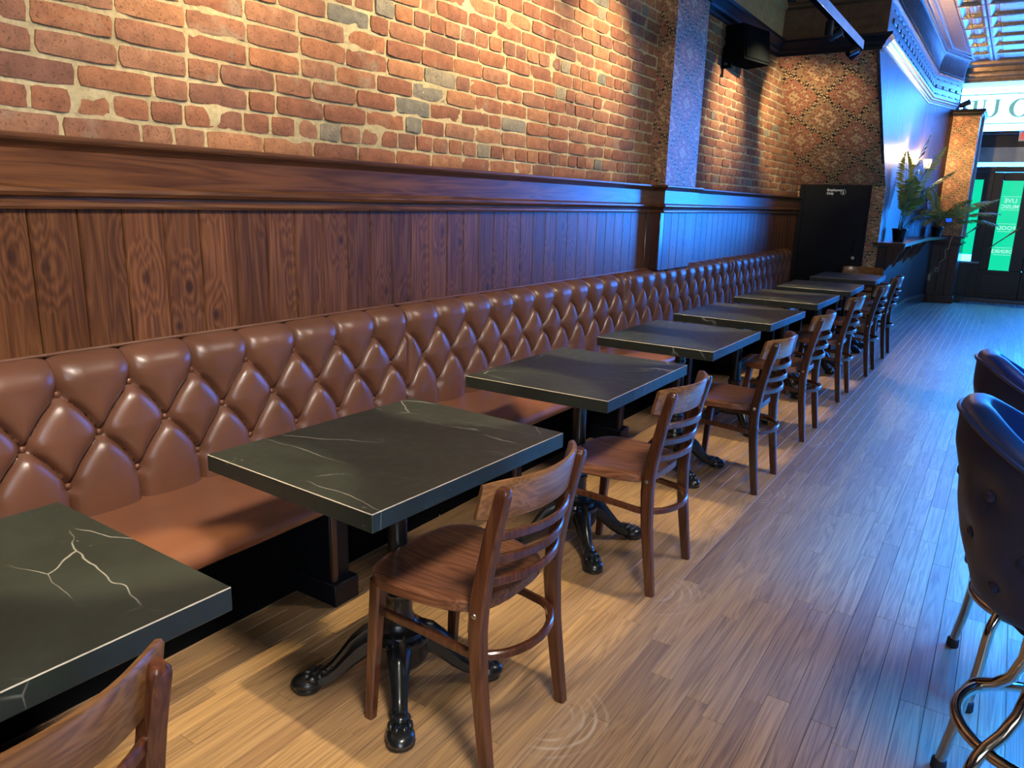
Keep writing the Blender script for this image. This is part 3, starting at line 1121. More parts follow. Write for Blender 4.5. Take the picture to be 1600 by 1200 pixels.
# ------------------------------------------------------------------ ceiling with pressed tin pans
ceil = struct(MB().box(-0.6, 4.8, -2.8, 15.2, CZ, CZ + 0.1).build('ceiling', M_tin_plain))


def pan_mesh(wx, wy):
    m = MB()
    hx, hy = wx / 2, wy / 2
    rings = [(hx, hy, 0.0), (hx - 0.012, hy - 0.012, -0.030), (hx - 0.035, hy - 0.035, -0.034), (hx - 0.075, hy - 0.075, 0.0), (hx - 0.11, hy - 0.11, -0.003), (hx - 0.12, hy - 0.12, -0.012), (hx - 0.14, hy - 0.14, -0.012)]
    vs = []
    for a_, b_, z in rings:
        a_, b_ = max(a_, 0.01), max(b_, 0.01)
        vs += [(-a_, -b_, z), (a_, -b_, z), (a_, b_, z), (-a_, b_, z)]
    fs = []
    for i in range(len(rings) - 1):
        for j in range(4):
            fs.append((i * 4 + j, i * 4 + (j + 1) % 4, (i + 1) * 4 + (j + 1) % 4, (i + 1) * 4 + j))
    n = len(rings) - 1
    fs.append((n * 4, n * 4 + 1, n * 4 + 2, n * 4 + 3))
    m.add(vs, fs)
    return m


pan_n = pan_mesh(0.29, 0.615).mesh('panel', M_tin_silver, 15, True)
pan_w = pan_mesh(0.60, 0.615).mesh('panel', M_tin_silver, 15, True)
for j in range(9):
    yc = 8.56 + 0.62 * j + 0.31
    link('panel', pan_n, ceil, (1.05, yc, CZ - 0.001))
    for i in range(6):
        link('panel', pan_w, ceil, (1.50 + i * 0.605, yc, CZ - 0.001))
# plain border board between ridge and pans
MB().box(0.755, 0.90, 8.4, 14.2, CZ - 0.012, CZ + 0.002, 0.004).build('border', M_tin_umber, ceil)

# ------------------------------------------------------------------ side wall x = .5, slope under the stair, closet door
sw = MB()
T = 0.03
poly = [(8.38, 2.9), (8.38, 3.7), (13.0, 3.7), (13.0, 0.0), (9.97, 0.0), (9.97, 1.70)]
sw.prism([(q[0], q[1]) for q in poly], 0, 0.5 - T, 0.5)
struct(sw.build('wall_side', M_streak))
sw = MB()
sw.prism([(0.5, 13.0), (0.78, 14.0), (0.75, 14.0), (0.47, 13.0)], 2, 0.0, 3.7)
struct(sw.build('wall_side_angled', M_streak))
# sloping soffit (the underside of a stair), papered
mb = MB()
mb.prism([(8.40, 2.95), (9.95, 1.70), (10.02, 1.74), (8.47, 3.0)], 0, XB - 0.02, 0.499)
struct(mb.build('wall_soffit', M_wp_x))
struct(MB().box(XB - 0.05, 0.4995, 8.40, 8.48, 2.93, 3.7).build('wall_over_soffit', M_tin_brown))
cl = struct(MB().box(XB - 0.05, 0.505, 9.96, 10.04, 0, 1.75).build('wall_closet', M_wp_x))
MB().box(-0.449, 0.36, 9.935, 9.965, 0, 1.715, 0.004).build('door_casing', M_black, cl)
door = struct(MB().box(-0.385, 0.335, 9.915, 9.94, 0.02, 1.675, 0.003).build('door_1', M_black))
dh = MB()
dh.sweep([(0.25, 9.913, 0.93), (0.25, 9.88, 0.95), (0.25, 9.872, 1.0), (0.25, 9.88, 1.04), (0.25, 9.913, 1.06)], circ(0.008, 8), side=(1, 0, 0))
dh.build('door_handle', M_black, door)
MB().lathe([(0.0, 0.016), (0.02, 0.014), (0.028, 0.004), (0.028, 0.0)], n=16).build('door_lock', M_steel, door)
lk = [o for o in door.children if o.name.startswith('door_lock')][0]
lk.rotation_euler = (PI / 2, 0, 0)
lk.location = (0.253, 9.915, 0.855)
RX = Matrix.Rotation(PI / 2, 4, 'X')
text_mesh('Employees\nOnly', 0.040, M_white, 'door_lettering', door, Matrix.Translation((-0.128, 9.913, 1.628)) @ RX, align='LEFT')
ic = MB()
ic.sweep([(0.056 + 0.028 * math.cos(t), 9.913, 1.626 + 0.03 * math.sin(t)) for t in np.linspace(0, 2 * PI, 25)[:-1]], circ(0.0022, 4), side=(0, 1, 0), closed=True)
ic.ell((0.056, 9.913, 1.640), (0.006, 0.002, 0.006), 8, 6)
ic.box(0.049, 0.063, 9.911, 9.914, 1.613, 1.633)
ic.box(0.052, 0.060, 9.911, 9.914, 1.604, 1.614)
ic.build('door_symbol', M_white, door)

# ------------------------------------------------------------------ shelf wall beyond: wainscot, ledge, brackets
lw = MB()
lw.prism([(0.47, 9.97), (0.60, 9.97), (0.60, 12.9), (0.78, 13.98), (0.47, 13.98)], 2, 0, 1.0)
lower = struct(lw.build('wall_lower_side', M_navywood))
y = 9.99
while y < 12.85:
    board(y, y + 0.10, 1.0, 0.606, M_navywood, parent=lower)
    y += 0.10
base = MB()
struct(rail([(0.606, 9.97), (0.606, 12.9), (0.786, 13.98)], 'baseboard_side', M_brownrail, [(0, 0), (0.022, 0), (0.022, 0.10), (0.014, 0.125), (0.006, 0.135), (0, 0.135)]))
ledge = MB()
ledge.prism([(0.46, 9.93), (0.80, 9.93), (0.80, 12.75), (0.98, 13.985), (0.46, 13.985)], 2, 1.015, 1.055)
ledge = struct(ledge.build('trim_ledge', M_brownrail))
brk = [(0, 0), (0.185, 0), (0.185, -0.03), (0.16, -0.06), (0.13, -0.10), (0.115, -0.15), (0.085, -0.20), (0.05, -0.225), (0.03, -0.26), (0.0, -0.30)]
for yy in (9.97, 10.7, 11.75, 12.7):
    MB().prism([(0.606 + a_, 1.015 + b_) for a_, b_ in brk], 1, yy, yy + 0.04).build('bracket', M_brownwood, ledge)

# ------------------------------------------------------------------ pier at the storefront
ped = struct(MB().box(0.76, 1.155, 14.0, 15.0, 0, 1.06, 0.004).build('trim_pier_base', M_brownwood))
for i in range(3):
    MB().box(0.775 + i * 0.125, 0.895 + i * 0.125, 13.986, 14.002, 0.12, 0.92, 0.004).build('plank', M_brownwood, ped)
MB().box(0.75, 1.175, 13.975, 15.0, 0.0, 0.11, 0.006).build('plinth', M_brownwood, ped)
MB().box(0.74, 1.185, 13.965, 15.0, 0.925, 0.955, 0.006).build('moulding', M_brownwood, ped)
MB().box(0.73, 1.20, 13.955, 15.0, 1.03, 1.065, 0.008).build('cap', M_brownwood, ped)
pier = struct(MB().box(0.745, 1.15, 14.0, 15.0, 1.06, 2.88).build('column_pier', M_wp_pier_lit))
struct(rail([(0.745, 15.0), (0.745, 14.0), (1.15, 14.0), (1.15, 15.0)][1:], 'trim_pier_cap', M_black, [(0, 2.87), (0.012, 2.87), (0.016, 2.89), (0.035, 2.905), (0.04, 2.93), (0.055, 2.94), (0.055, 2.965), (0, 2.965)]))
struct(MB().box(0.72, 1.20, 13.96, 15.0, 2.955, 2.97).build('trim_pier_top', M_black))
# pale metal jamb on the pier's street side
struct(MB().box(1.152, 1.19, 14.35, 14.42, 1.07, 2.9, 0.004).build('trim_jamb', M_blueframe))

# ------------------------------------------------------------------ storefront
SY = 15.1
sf = struct(MB().box(0.70, 4.75, SY - 0.04, SY + 0.06, 2.48, 2.735, 0.006).build('wall_front', M_frame))
MB().box(0.70, 4.75, SY - 0.06, SY + 0.04, 2.66, 2.69, 0.006).build('moulding', M_frame, sf)
MB().box(0.70, 4.75, SY - 0.03, SY + 0.05, 2.245, 2.48, 0.0).build('panel', M_blueframe, sf)
MB().box(0.70, 4.75, SY - 0.05, SY + 0.05, 2.09, 2.175, 0.004).build('head_frame', M_frame, sf)
MB().box(0.70, 4.75, SY - 0.05, SY + 0.05, 3.42, 3.72, 0.004).build('top_frame', M_tin_umber, sf)
for xx in (0.70, 2.55, 3.6, 4.68):
    MB().box(xx, xx + 0.07, SY - 0.04, SY + 0.05, 2.735, 3.42, 0.003).build('mullion', M_blueframe, sf)
# left side pane
win = struct(MB().box(1.0, 1.30, SY - 0.03, SY + 0.04, 0.0, 0.60, 0.006).build('window_1', M_frame))
MB().box(1.0, 1.42, SY - 0.10, SY + 0.06, 0.60, 0.63, 0.004).build('window_sill', M_blueframe, win)
MB().box(1.29, 1.43, SY - 0.04, SY + 0.05, 0.03, 2.09, 0.005).build('window_frame', M_frame, win)
MB().box(1.0, 1.29, SY - 0.03, SY + 0.04, 1.97, 2.09, 0.004).build('window_frame', M_frame, win)
MB().box(1.0, 1.29, SY, SY + 0.012, 0.63, 0.74, 0.0).build('pane', M_glass, win)
MB().box(1.0, 1.29, SY, SY + 0.012, 0.74, 1.97, 0.0).build('green_film', M_green, win)
# transom glass with reversed lettering
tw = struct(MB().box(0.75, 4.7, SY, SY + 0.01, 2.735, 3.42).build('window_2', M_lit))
MB().box(0.75, 2.55, SY - 0.012, SY - 0.002, 3.30, 3.318).build('painted_line', M_letter, tw)
MB().box(0.75, 2.55, SY - 0.012, SY - 0.002, 2.845, 2.862).build('painted_line', M_letter, tw)


def arc(cx_, cz_, rx, rz, a0, a1, n=14):
    return [(cx_ + rx * math.cos(a), cz_ + rz * math.sin(a)) for a in np.linspace(a0, a1, n)]


def ribbon(outer, inner):
    m = MB()
    n = len(outer)
    vs = []
    for (o_, i_) in zip(outer, inner):
        vs += [(o_[0], SY - 0.014, o_[1]), (i_[0], SY - 0.014, i_[1]), (o_[0], SY - 0.004, o_[1]), (i_[0], SY - 0.004, i_[1])]
    fs = []
    for q in range(n - 1):
        a_, b_ = q * 4, (q + 1) * 4
        fs += [(a_, b_, b_ + 1, a_ + 1), (a_ + 2, a_ + 3, b_ + 3, b_ + 2), (a_, a_ + 2, b_ + 2, b_), (a_ + 1, b_ + 1, b_ + 3, a_ + 3)]
    m.add(vs, fs)
    return m


# O (reads reversed from indoors, symmetric)
ribbon(arc(1.62, 3.085, 0.155, 0.145, 0, 2 * PI, 33), arc(1.62, 3.085, 0.085, 0.125, 0, 2 * PI, 33)).build('letter', M_letter, tw)
# U: thick stroke on the right as seen from indoors, with serifs
o_ = [(1.325, 3.22)] + arc(1.215, 3.06, 0.11, 0.11, 0, -PI, 16) + [(1.105, 3.22)]
i_ = [(1.27, 3.22)] + arc(1.20, 3.06, 0.07, 0.092, 0, -PI, 16) + [(1.13, 3.22)]
mU = ribbon(o_, i_)
mU.box(1.245, 1.35, SY - 0.014, SY - 0.004, 3.215, 3.23)
mU.box(1.075, 1.16, SY - 0.014, SY - 0.004, 3.215, 3.23)
mU.build('letter', M_letter, tw)
# R reversed
mR = MB()
mR.box(0.965, 1.02, SY - 0.014, SY - 0.004, 2.95, 3.22)
mR.box(0.945, 1.04, SY - 0.014, SY - 0.004, 3.21, 3.225)
mR.box(0.945, 1.04, SY - 0.014, SY - 0.004, 2.945, 2.96)
r2 = ribbon(arc(0.965, 3.145, 0.165, 0.075, PI / 2, 3 * PI / 2, 14), arc(0.965, 3.145, 0.105, 0.06, PI / 2, 3 * PI / 2, 14))
mR.add(r2.v, r2.f)
mR.prism([(0.93, 3.075), (0.87, 3.075), (0.775, 2.95), (0.85, 2.95)], 1, SY - 0.014, SY - 0.004)
mR.build('letter', M_letter, tw)


# doors with green backlit film
def street_door(n, x0, x1, g0, g1, lettered):
    d = struct(MB().box(x0, x1, SY - 0.03, SY + 0.03, 0.03, 0.50, 0.006).build('door_%d' % n, M_frame))
    MB().box(x0, g0, SY - 0.03, SY + 0.03, 0.50, 2.085, 0.006).build('stile', M_frame, d)
    MB().box(g1, x1, SY - 0.03, SY + 0.03, 0.50, 2.085, 0.006).build('stile', M_frame, d)
    MB().box(g0, g1, SY - 0.03, SY + 0.03, 1.955, 2.085, 0.006).build('top_rail', M_frame, d)
    MB().box(g0, g1, SY + 0.0, SY + 0.012, 0.50, 1.955).build('green_film', M_green, d)
    MB().box(x0 + 0.06, x1 - 0.06, SY - 0.036, SY - 0.028, 0.10, 0.44, 0.004).build('kick_panel', M_frame, d)
    if lettered:
        cx_ = (g0 + g1) / 2 + 0.004
        for body, z, sz in (('LIVE', 1.635, 0.094), ('MUSIC', 1.540, 0.084), ('FOOD', 1.195, 0.090), ('DRINKS', 0.812, 0.084)):
            text_mesh(body, sz, M_white_emit, 'lettering', d, Matrix.Translation((cx_, SY - 0.004, z)) @ RX, mirror=True, spacing=1.06)
        for z in (1.70, 1.487, 1.262, 1.137, 0.873, 0.755):
            MB().box(g0 + 0.03, g1 - 0.01, SY - 0.006, SY - 0.002, z, z + 0.006).build('painted_line', M_white_emit, d)
    return d


street_door(2, 1.42, 2.036, 1.565, 1.855, True)
street_door(3, 2.036, 2.66, 2.20, 2.49, True)
w3 = struct(MB().box(2.66, 4.7, SY - 0.03, SY + 0.05, 0.03, 0.62, 0.006).build('window_3', M_frame))
MB().box(2.66, 4.7, SY, SY + 0.012, 0.62, 2.09).build('pane', M_glass, w3)
for xx in (2.655, 3.66, 4.68):
    MB().box(xx, xx + 0.05, SY - 0.04, SY + 0.05, 0.03, 2.09, 0.003).build('window_frame', M_frame, w3)
# storefront cornice (tin), seen below the ceiling
FRC = [(0, 3.42), (0.03, 3.42), (0.035, 3.45), (0.06, 3.455), (0.065, 3.49), (0.12, 3.50), (0.135, 3.53), (0.135, 3.555), (0.17, 3.565), (0.20, 3.62), (0.27, 3.65), (0.29, 3.69), (0.29, 3.70), (0, 3.70)]
fc = struct(rail([(0.70, 14.55), (4.75, 14.55)], 'trim_cornice_front', M_tin_umber, FRC))
struct(MB().box(0.70, 4.75, 14.55, SY - 0.05, 3.42, 3.70).build('ceiling_front', M_tin_umber))
mb = MB()
for i in range(70):
    mb.ell((0.86 + i * 0.055, 14.40, 3.558), (0.017, 0.012, 0.012), 8, 5)
stuff(mb.build('bead_moulding', M_tin_umber, fc))
# rest of the shell, out of frame
struct(MB().box(4.75, 4.85, -2.8, 15.2, -0.05, 3.8).build('wall_right', M_darkwall))
struct(MB().box(-0.6, 4.85, -2.8, -2.7, -0.05, 3.8).build('wall_back', M_darkwall))

# ------------------------------------------------------------------ banquette: five bays of buttoned leather
PITCH_, ROW = 0.215, (0.842, 0.705, 0.562)
PH = 1.03


def pillow(Yg, Sg, y0, y1):
    segs = []
    btn = []
    k0, k1 = int((y0 - PH) / PITCH_) - 2, int((y1 - PH) / PITCH_) + 2
    for k in range(k0, k1 + 1):
        a_ = PH + k * PITCH_
        b_ = a_ + PITCH_ / 2
        segs += [((a_, ROW[0]), (b_, ROW[1])), ((b_, ROW[1]), (a_ + PITCH_, ROW[0])), ((a_, ROW[2]), (b_, ROW[1])), ((b_, ROW[1]), (a_ + PITCH_, ROW[2])),
                 ((a_, ROW[0]), (a_, 1.05)), ((a_, ROW[2]), (a_, 0.40))]
        btn += [(a_, ROW[0]), (b_, ROW[1]), (a_, ROW[2])]
    d = np.full(Yg.shape, 9.0)
    for (p, q) in segs:
        p, q = np.array(p), np.array(q)
        if max(p[0], q[0]) < y0 - 0.1 or min(p[0], q[0]) > y1 + 0.1:
            continue
        v = q - p
        # creases bow a little between buttons
        t = np.clip(((Yg - p[0]) * v[0] + (Sg - p[1]) * v[1]) / (v @ v), 0, 1)
        bow = 0.010 * np.sin(PI * t) * (1 if abs(v[0]) > 0.01 else 0)
        nx_, nz_ = -v[1], v[0]
        ln = math.hypot(nx_, nz_)
        sg = -1 if nz_ < 0 else 1
        d = np.minimum(d, np.hypot(Yg - p[0] - t * v[0] - sg * nx_ / ln * bow, Sg - p[1] - t * v[1] - sg * nz_ / ln * bow))
    d = np.minimum(d, np.minimum(Yg - y0, y1 - Yg) * 1.3)
    Rr = 0.080
    q = np.clip(d / Rr, 0, 1)
    h = 0.046 * np.sqrt(np.clip(1 - (1 - q) ** 2, 0, 1)) ** 0.95
    h = h - 0.007 * np.exp(-(d / 0.0055) ** 2)
    db = np.full(Yg.shape, 9.0)
    for (a_, b_) in btn:
        if y0 - 0.05 < a_ < y1 + 0.05:
            db = np.minimum(db, np.hypot(Yg - a_, Sg - b_))
    h = h * (1 - 0.55 * np.exp(-(db / 0.026) ** 2)) - 0.012 * np.exp(-(db / 0.016) ** 2)
    return h, [b for b in btn if y0 + 0.03 < b[0] < y1 - 0.03]


button_me = MB().lathe([(0.0, 0.008), (0.006, 0.0075), (0.010, 0.004), (0.011, 0.0), (0.010, -0.006)], n=10).mesh('button', M_button)
SEAMS = [-2.06, 0.21, 2.52, 4.785, 7.147, 9.47]
BLAB = ['brown buttoned leather banquette bay nearest the camera, mostly out of frame behind the closest table',
        'brown buttoned leather banquette bay behind the two nearest black tables, at the left edge',
        'brown buttoned leather banquette bay between the first two seams, behind the third and fourth tables',
        'brown buttoned leather banquette bay below the papered column, behind the fifth and sixth tables',
        'farthest brown buttoned leather banquette bay, ending beside the dark closet door']
for bi in range(5):
    y0, y1 = SEAMS[bi] + 0.002, SEAMS[bi + 1] - 0.002
    bay = thing('banquette', BLAB[bi], 'bench', (0, (y0 + y1) / 2, 0), 0, 'bays of the leather banquette')
    oy = (y0 + y1) / 2
    res = 0.0055 if bi in (1, 2) else 0.010
    ny_ = int((y1 - y0) / res)
    ys = np.linspace(y0, y1, ny_)
    ss = np.concatenate([np.linspace(0.43, 0.885, int(0.455 / res * (0.9 if bi < 3 else 0.8))), np.linspace(0.885, 0.885 + 0.0785, 9)[1:]])
    Yg, Sg = np.meshgrid(ys, ss, indexing='ij')
    h, btn = pillow(Yg, Sg, y0, y1)
    arcm = Sg > 0.885
    th = np.clip((Sg - 0.885) / 0.05, 0, PI / 2)
    base_x = np.where(arcm, -0.437 + 0.05 * np.cos(th), -0.387)
    base_z = np.where(arcm, 0.885 + 0.05 * np.sin(th), Sg)
    hh = h * np.where(arcm, 1 - 0.72 * th / (PI / 2), 1)
    Xg = base_x + hh * np.where(arcm, np.cos(th), 1)
    Zg = base_z + hh * np.where(arcm, np.sin(th), 0)
    back = MB().grid(np.stack([Xg, Yg - oy, Zg], -1), ny_, len(ss))
    bo = back.build('backrest', M_leather, bay, 75, fix=False)
    MB().box(-0.449, -0.395, y0 + 0.004 - oy, y1 - 0.004 - oy, 0.06, 0.895).build('back_board', M_black, bay)
    for (a_, b_) in btn:
        link('button', button_me, bay, (-0.387 - 0.002, a_ - oy, b_), (0, PI / 2, 0))
    MB().sweep([(-0.441, y0 + 0.003 - oy, 0.949), (-0.441, y1 - 0.003 - oy, 0.949)], circ(0.0055, 8), side=(0, 0, 1)).build('piping', M_leather, bay)
    sp = [(-0.39, 0.40), (-0.39, 0.462), (-0.2, 0.466), (0.03, 0.462), (0.062, 0.455), (0.08, 0.44), (0.086, 0.42), (0.083, 0.40), (0.075, 0.392)]
    nseg = 24
    st = MB()
    vs = []
    for i in range(nseg + 1):
        yy = y0 + (y1 - y0) * i / nseg
        e = 0.004 if i in (0, nseg) else 0
        for (a_, b_) in sp:
            vs.append((a_ - (e if a_ > 0 else 0), yy - oy, b_ - (e if b_ > 0.43 else 0)))
    kk = len(sp)
    fs = [(i * kk + j, i * kk + (j + 1) % kk, (i + 1) * kk + (j + 1) % kk, (i + 1) * kk + j) for i in range(nseg) for j in range(kk)]
    fs += [tuple(range(kk)), tuple(nseg * kk + j for j in range(kk - 1, -1, -1))]
    st.add(vs, fs)
    st.build('seat', M_leather_lit, bay, 50)
    MB().box(-0.195, -0.175, y0 + 0.006 - oy, y1 - 0.006 - oy, 0.0, 0.376).build('kick_panel', M_cloth, bay)
    MB().box(-0.40, 0.02, y0 + 0.01 - oy, y1 - 0.01 - oy, 0.375, 0.393).build('seat_board', M_black, bay)
    for yy in np.arange(1.73 - 1.165 * 3, 9.5, 1.165):
        if y0 + 0.07 < yy < y1 - 0.07:
            sup = MB().box(-0.394, 0.0, yy - 0.045 - oy, yy + 0.045 - oy, 0, 0.375, 0.003).build('support', M_black, bay)
            MB().box(-0.394, 0.034, yy - 0.058 - oy, yy + 0.058 - oy, 0, 0.085, 0.004).build('plinth', M_black, sup)
            MB().box(0.0, 0.012, yy - 0.045 - oy, yy - 0.020 - oy, 0.085, 0.375, 0.002).build('edge_strip', M_strip, sup)

# ------------------------------------------------------------------ tables
ORD = ['nearest', 'second', 'third', 'fourth', 'fifth', 'sixth', 'seventh', 'eighth']


def claw_leg(ang):
    m = MB()
    ca, sa = math.cos(ang), math.sin(ang)
    W3 = lambda r, z, t=0.0: (r * ca - t * sa, r * sa + t * ca, z)
    prof = [(0.055, 0.165, 0.030, 0.045), (0.085, 0.160, 0.030, 0.040), (0.115, 0.140, 0.026, 0.034), (0.145, 0.110, 0.022, 0.028), (0.175, 0.078, 0.019, 0.024), (0.205, 0.055, 0.018, 0.022), (0.235, 0.046, 0.022, 0.022)]
    path = [W3(r, z - 0.012) for r, z, _, _ in prof]
    sec = [(1, -0.5), (1, 0.35), (0.62, 0.62), (0.55, 0.95), (0.3, 0.8), (0, 0.72), (-0.3, 0.8), (-0.55, 0.95), (-0.62, 0.62), (-1, 0.35), (-1, -0.5), (-0.5, -0.9), (0.5, -0.9)]
    m.sweep(path, sec, side=(-sa, ca, 0), scale=[(a_ * 1.15, b_ * 1.15) for _, _, a_, b_ in prof])
    # beads along the ridge
    for q in range(8):
        t = q / 7
        r = 0.10 + t * 0.11
        z = np.interp(r, [p[0] for p in prof], [p[1] for p in prof]) + 0.009
        for sg in (-1, 1):
            m.ell(W3(r, z, sg * 0.012), (0.005, 0.005, 0.005), 6, 4)
    return m


def claw_paw(ang):
    m = MB()
    ca, sa = math.cos(ang), math.sin(ang)
    W3 = lambda r, z, t=0.0: (r * ca - t * sa, r * sa + t * ca, z)
    Mr = Matrix.Rotation(ang, 3, 'Z')
    m.ell(W3(0.268, 0.024), (0.048, 0.040, 0.024), 18, 8, M=Mr)
    m.lathe([(0.034, 0.0), (0.040, 0.004), (0.040, 0.014), (0.03, 0.02)], W3(0.268, 0.0), 18)
    for tt, rr in ((-0.026, 0.252), (-0.010, 0.268), (0.010, 0.268), (0.026, 0.252)):
        m.ell(W3(rr, 0.044, tt), (0.018, 0.0095, 0.012), 10, 6, M=Mr)
        m.ell(W3(rr - 0.022, 0.052, tt * 0.8), (0.011, 0.0085, 0.010), 8, 6, M=Mr)
    m.ell(W3(0.236, 0.048), (0.020, 0.026, 0.016), 10, 6, M=Mr)
    return m


def make_table():
    t = thing('cafe_table', '', 'table', group='black marble-look tables along the banquette')
    top = MB().box(-0.305, 0.305, -0.385, 0.385, 0.71, 0.755, 0.0018)
    me = top.mesh('table_top', [M_marble, M_edge], 20)
    for p in me.polygons:
        if p.area < 0.004:
            c = p.center
            if c.z > 0.752:
                p.material_index = 1
    link('table_top', me, t)
    col = MB().lathe([(0.046, 0.20), (0.047, 0.225), (0.042, 0.235), (0.041, 0.29), (0.045, 0.296), (0.045, 0.306), (0.038, 0.312), (0.031, 0.36), (0.0275, 0.50), (0.0275, 0.60), (0.031, 0.604), (0.031, 0.612), (0.0275, 0.616), (0.0275, 0.69)], n=20)
    col.build('column', M_iron, t)
    hub = MB().lathe([(0.078, 0.085), (0.088, 0.10), (0.090, 0.150), (0.096, 0.160), (0.094, 0.172), (0.082, 0.178), (0.078, 0.190), (0.066, 0.196), (0.056, 0.204), (0.053, 0.215), (0.048, 0.22)], n=28)
    for i in range(26):
        a_ = 2 * PI * i / 26
        hub.ell((0.088 * math.cos(a_), 0.088 * math.sin(a_), 0.173), (0.0065, 0.0065, 0.0065), 6, 4)
    hub.build('hub', M_iron, t)
    for k_ in range(4):
        an = PI / 4 + k_ * PI / 2
        lg = claw_leg(an).build('leg', M_iron, t)
        claw_paw(an).build('paw', M_iron, lg)
    br = MB()
    for an in (PI / 4, 3 * PI / 4):
        br.sweep([(-0.17 * math.cos(an), -0.17 * math.sin(an), 0.703), (0.17 * math.cos(an), 0.17 * math.sin(an), 0.703)], rrect(0.018, 0.007, 0.002), side=(0, 0, 1) if False else (-math.sin(an), math.cos(an), 0))
    br.lathe([(0.03, 0.685), (0.05, 0.69), (0.05, 0.71)], n=16)
    br.build('top_bracket', M_iron, t)
    return t


TAB = [(0.16 + 0.302 + 0.0227, 0.3474, -1.405), (0.4627 + 0.030, 1.4893, -2.6), (0.4627 - 0.0117, 2.6557, 0.137), (0.4627 - 0.0153, 3.7837, -0.607), (0.4627 - 0.0236, 4.8608, -1.8), (0.4627 - 0.0214, 6.0657, -0.608), (0.4627, 7.1756, 1.2), (0.4627 + 0.0134, 8.4353, 0.8)]
tb = make_table()
for i, (x, y, rz) in enumerate(TAB):
    if i == 0:
        lab = 'black marble-look cafe table cut by the left frame edge, nearest to the camera'
    elif i == 7:
        lab = 'black marble-look cafe table at the far end of the row, beside the closet door'
    else:
        lab = 'black marble-look cafe table on a cast-iron claw base, %s in the row from the camera' % ORD[i]
    if i == 0:
        tb.location = (x, y, 0)
        tb.rotation_euler = (0, 0, R(rz))
        tb['label'] = lab
    else:
        copy_tree(tb, (x, y, 0), R(rz), lab)


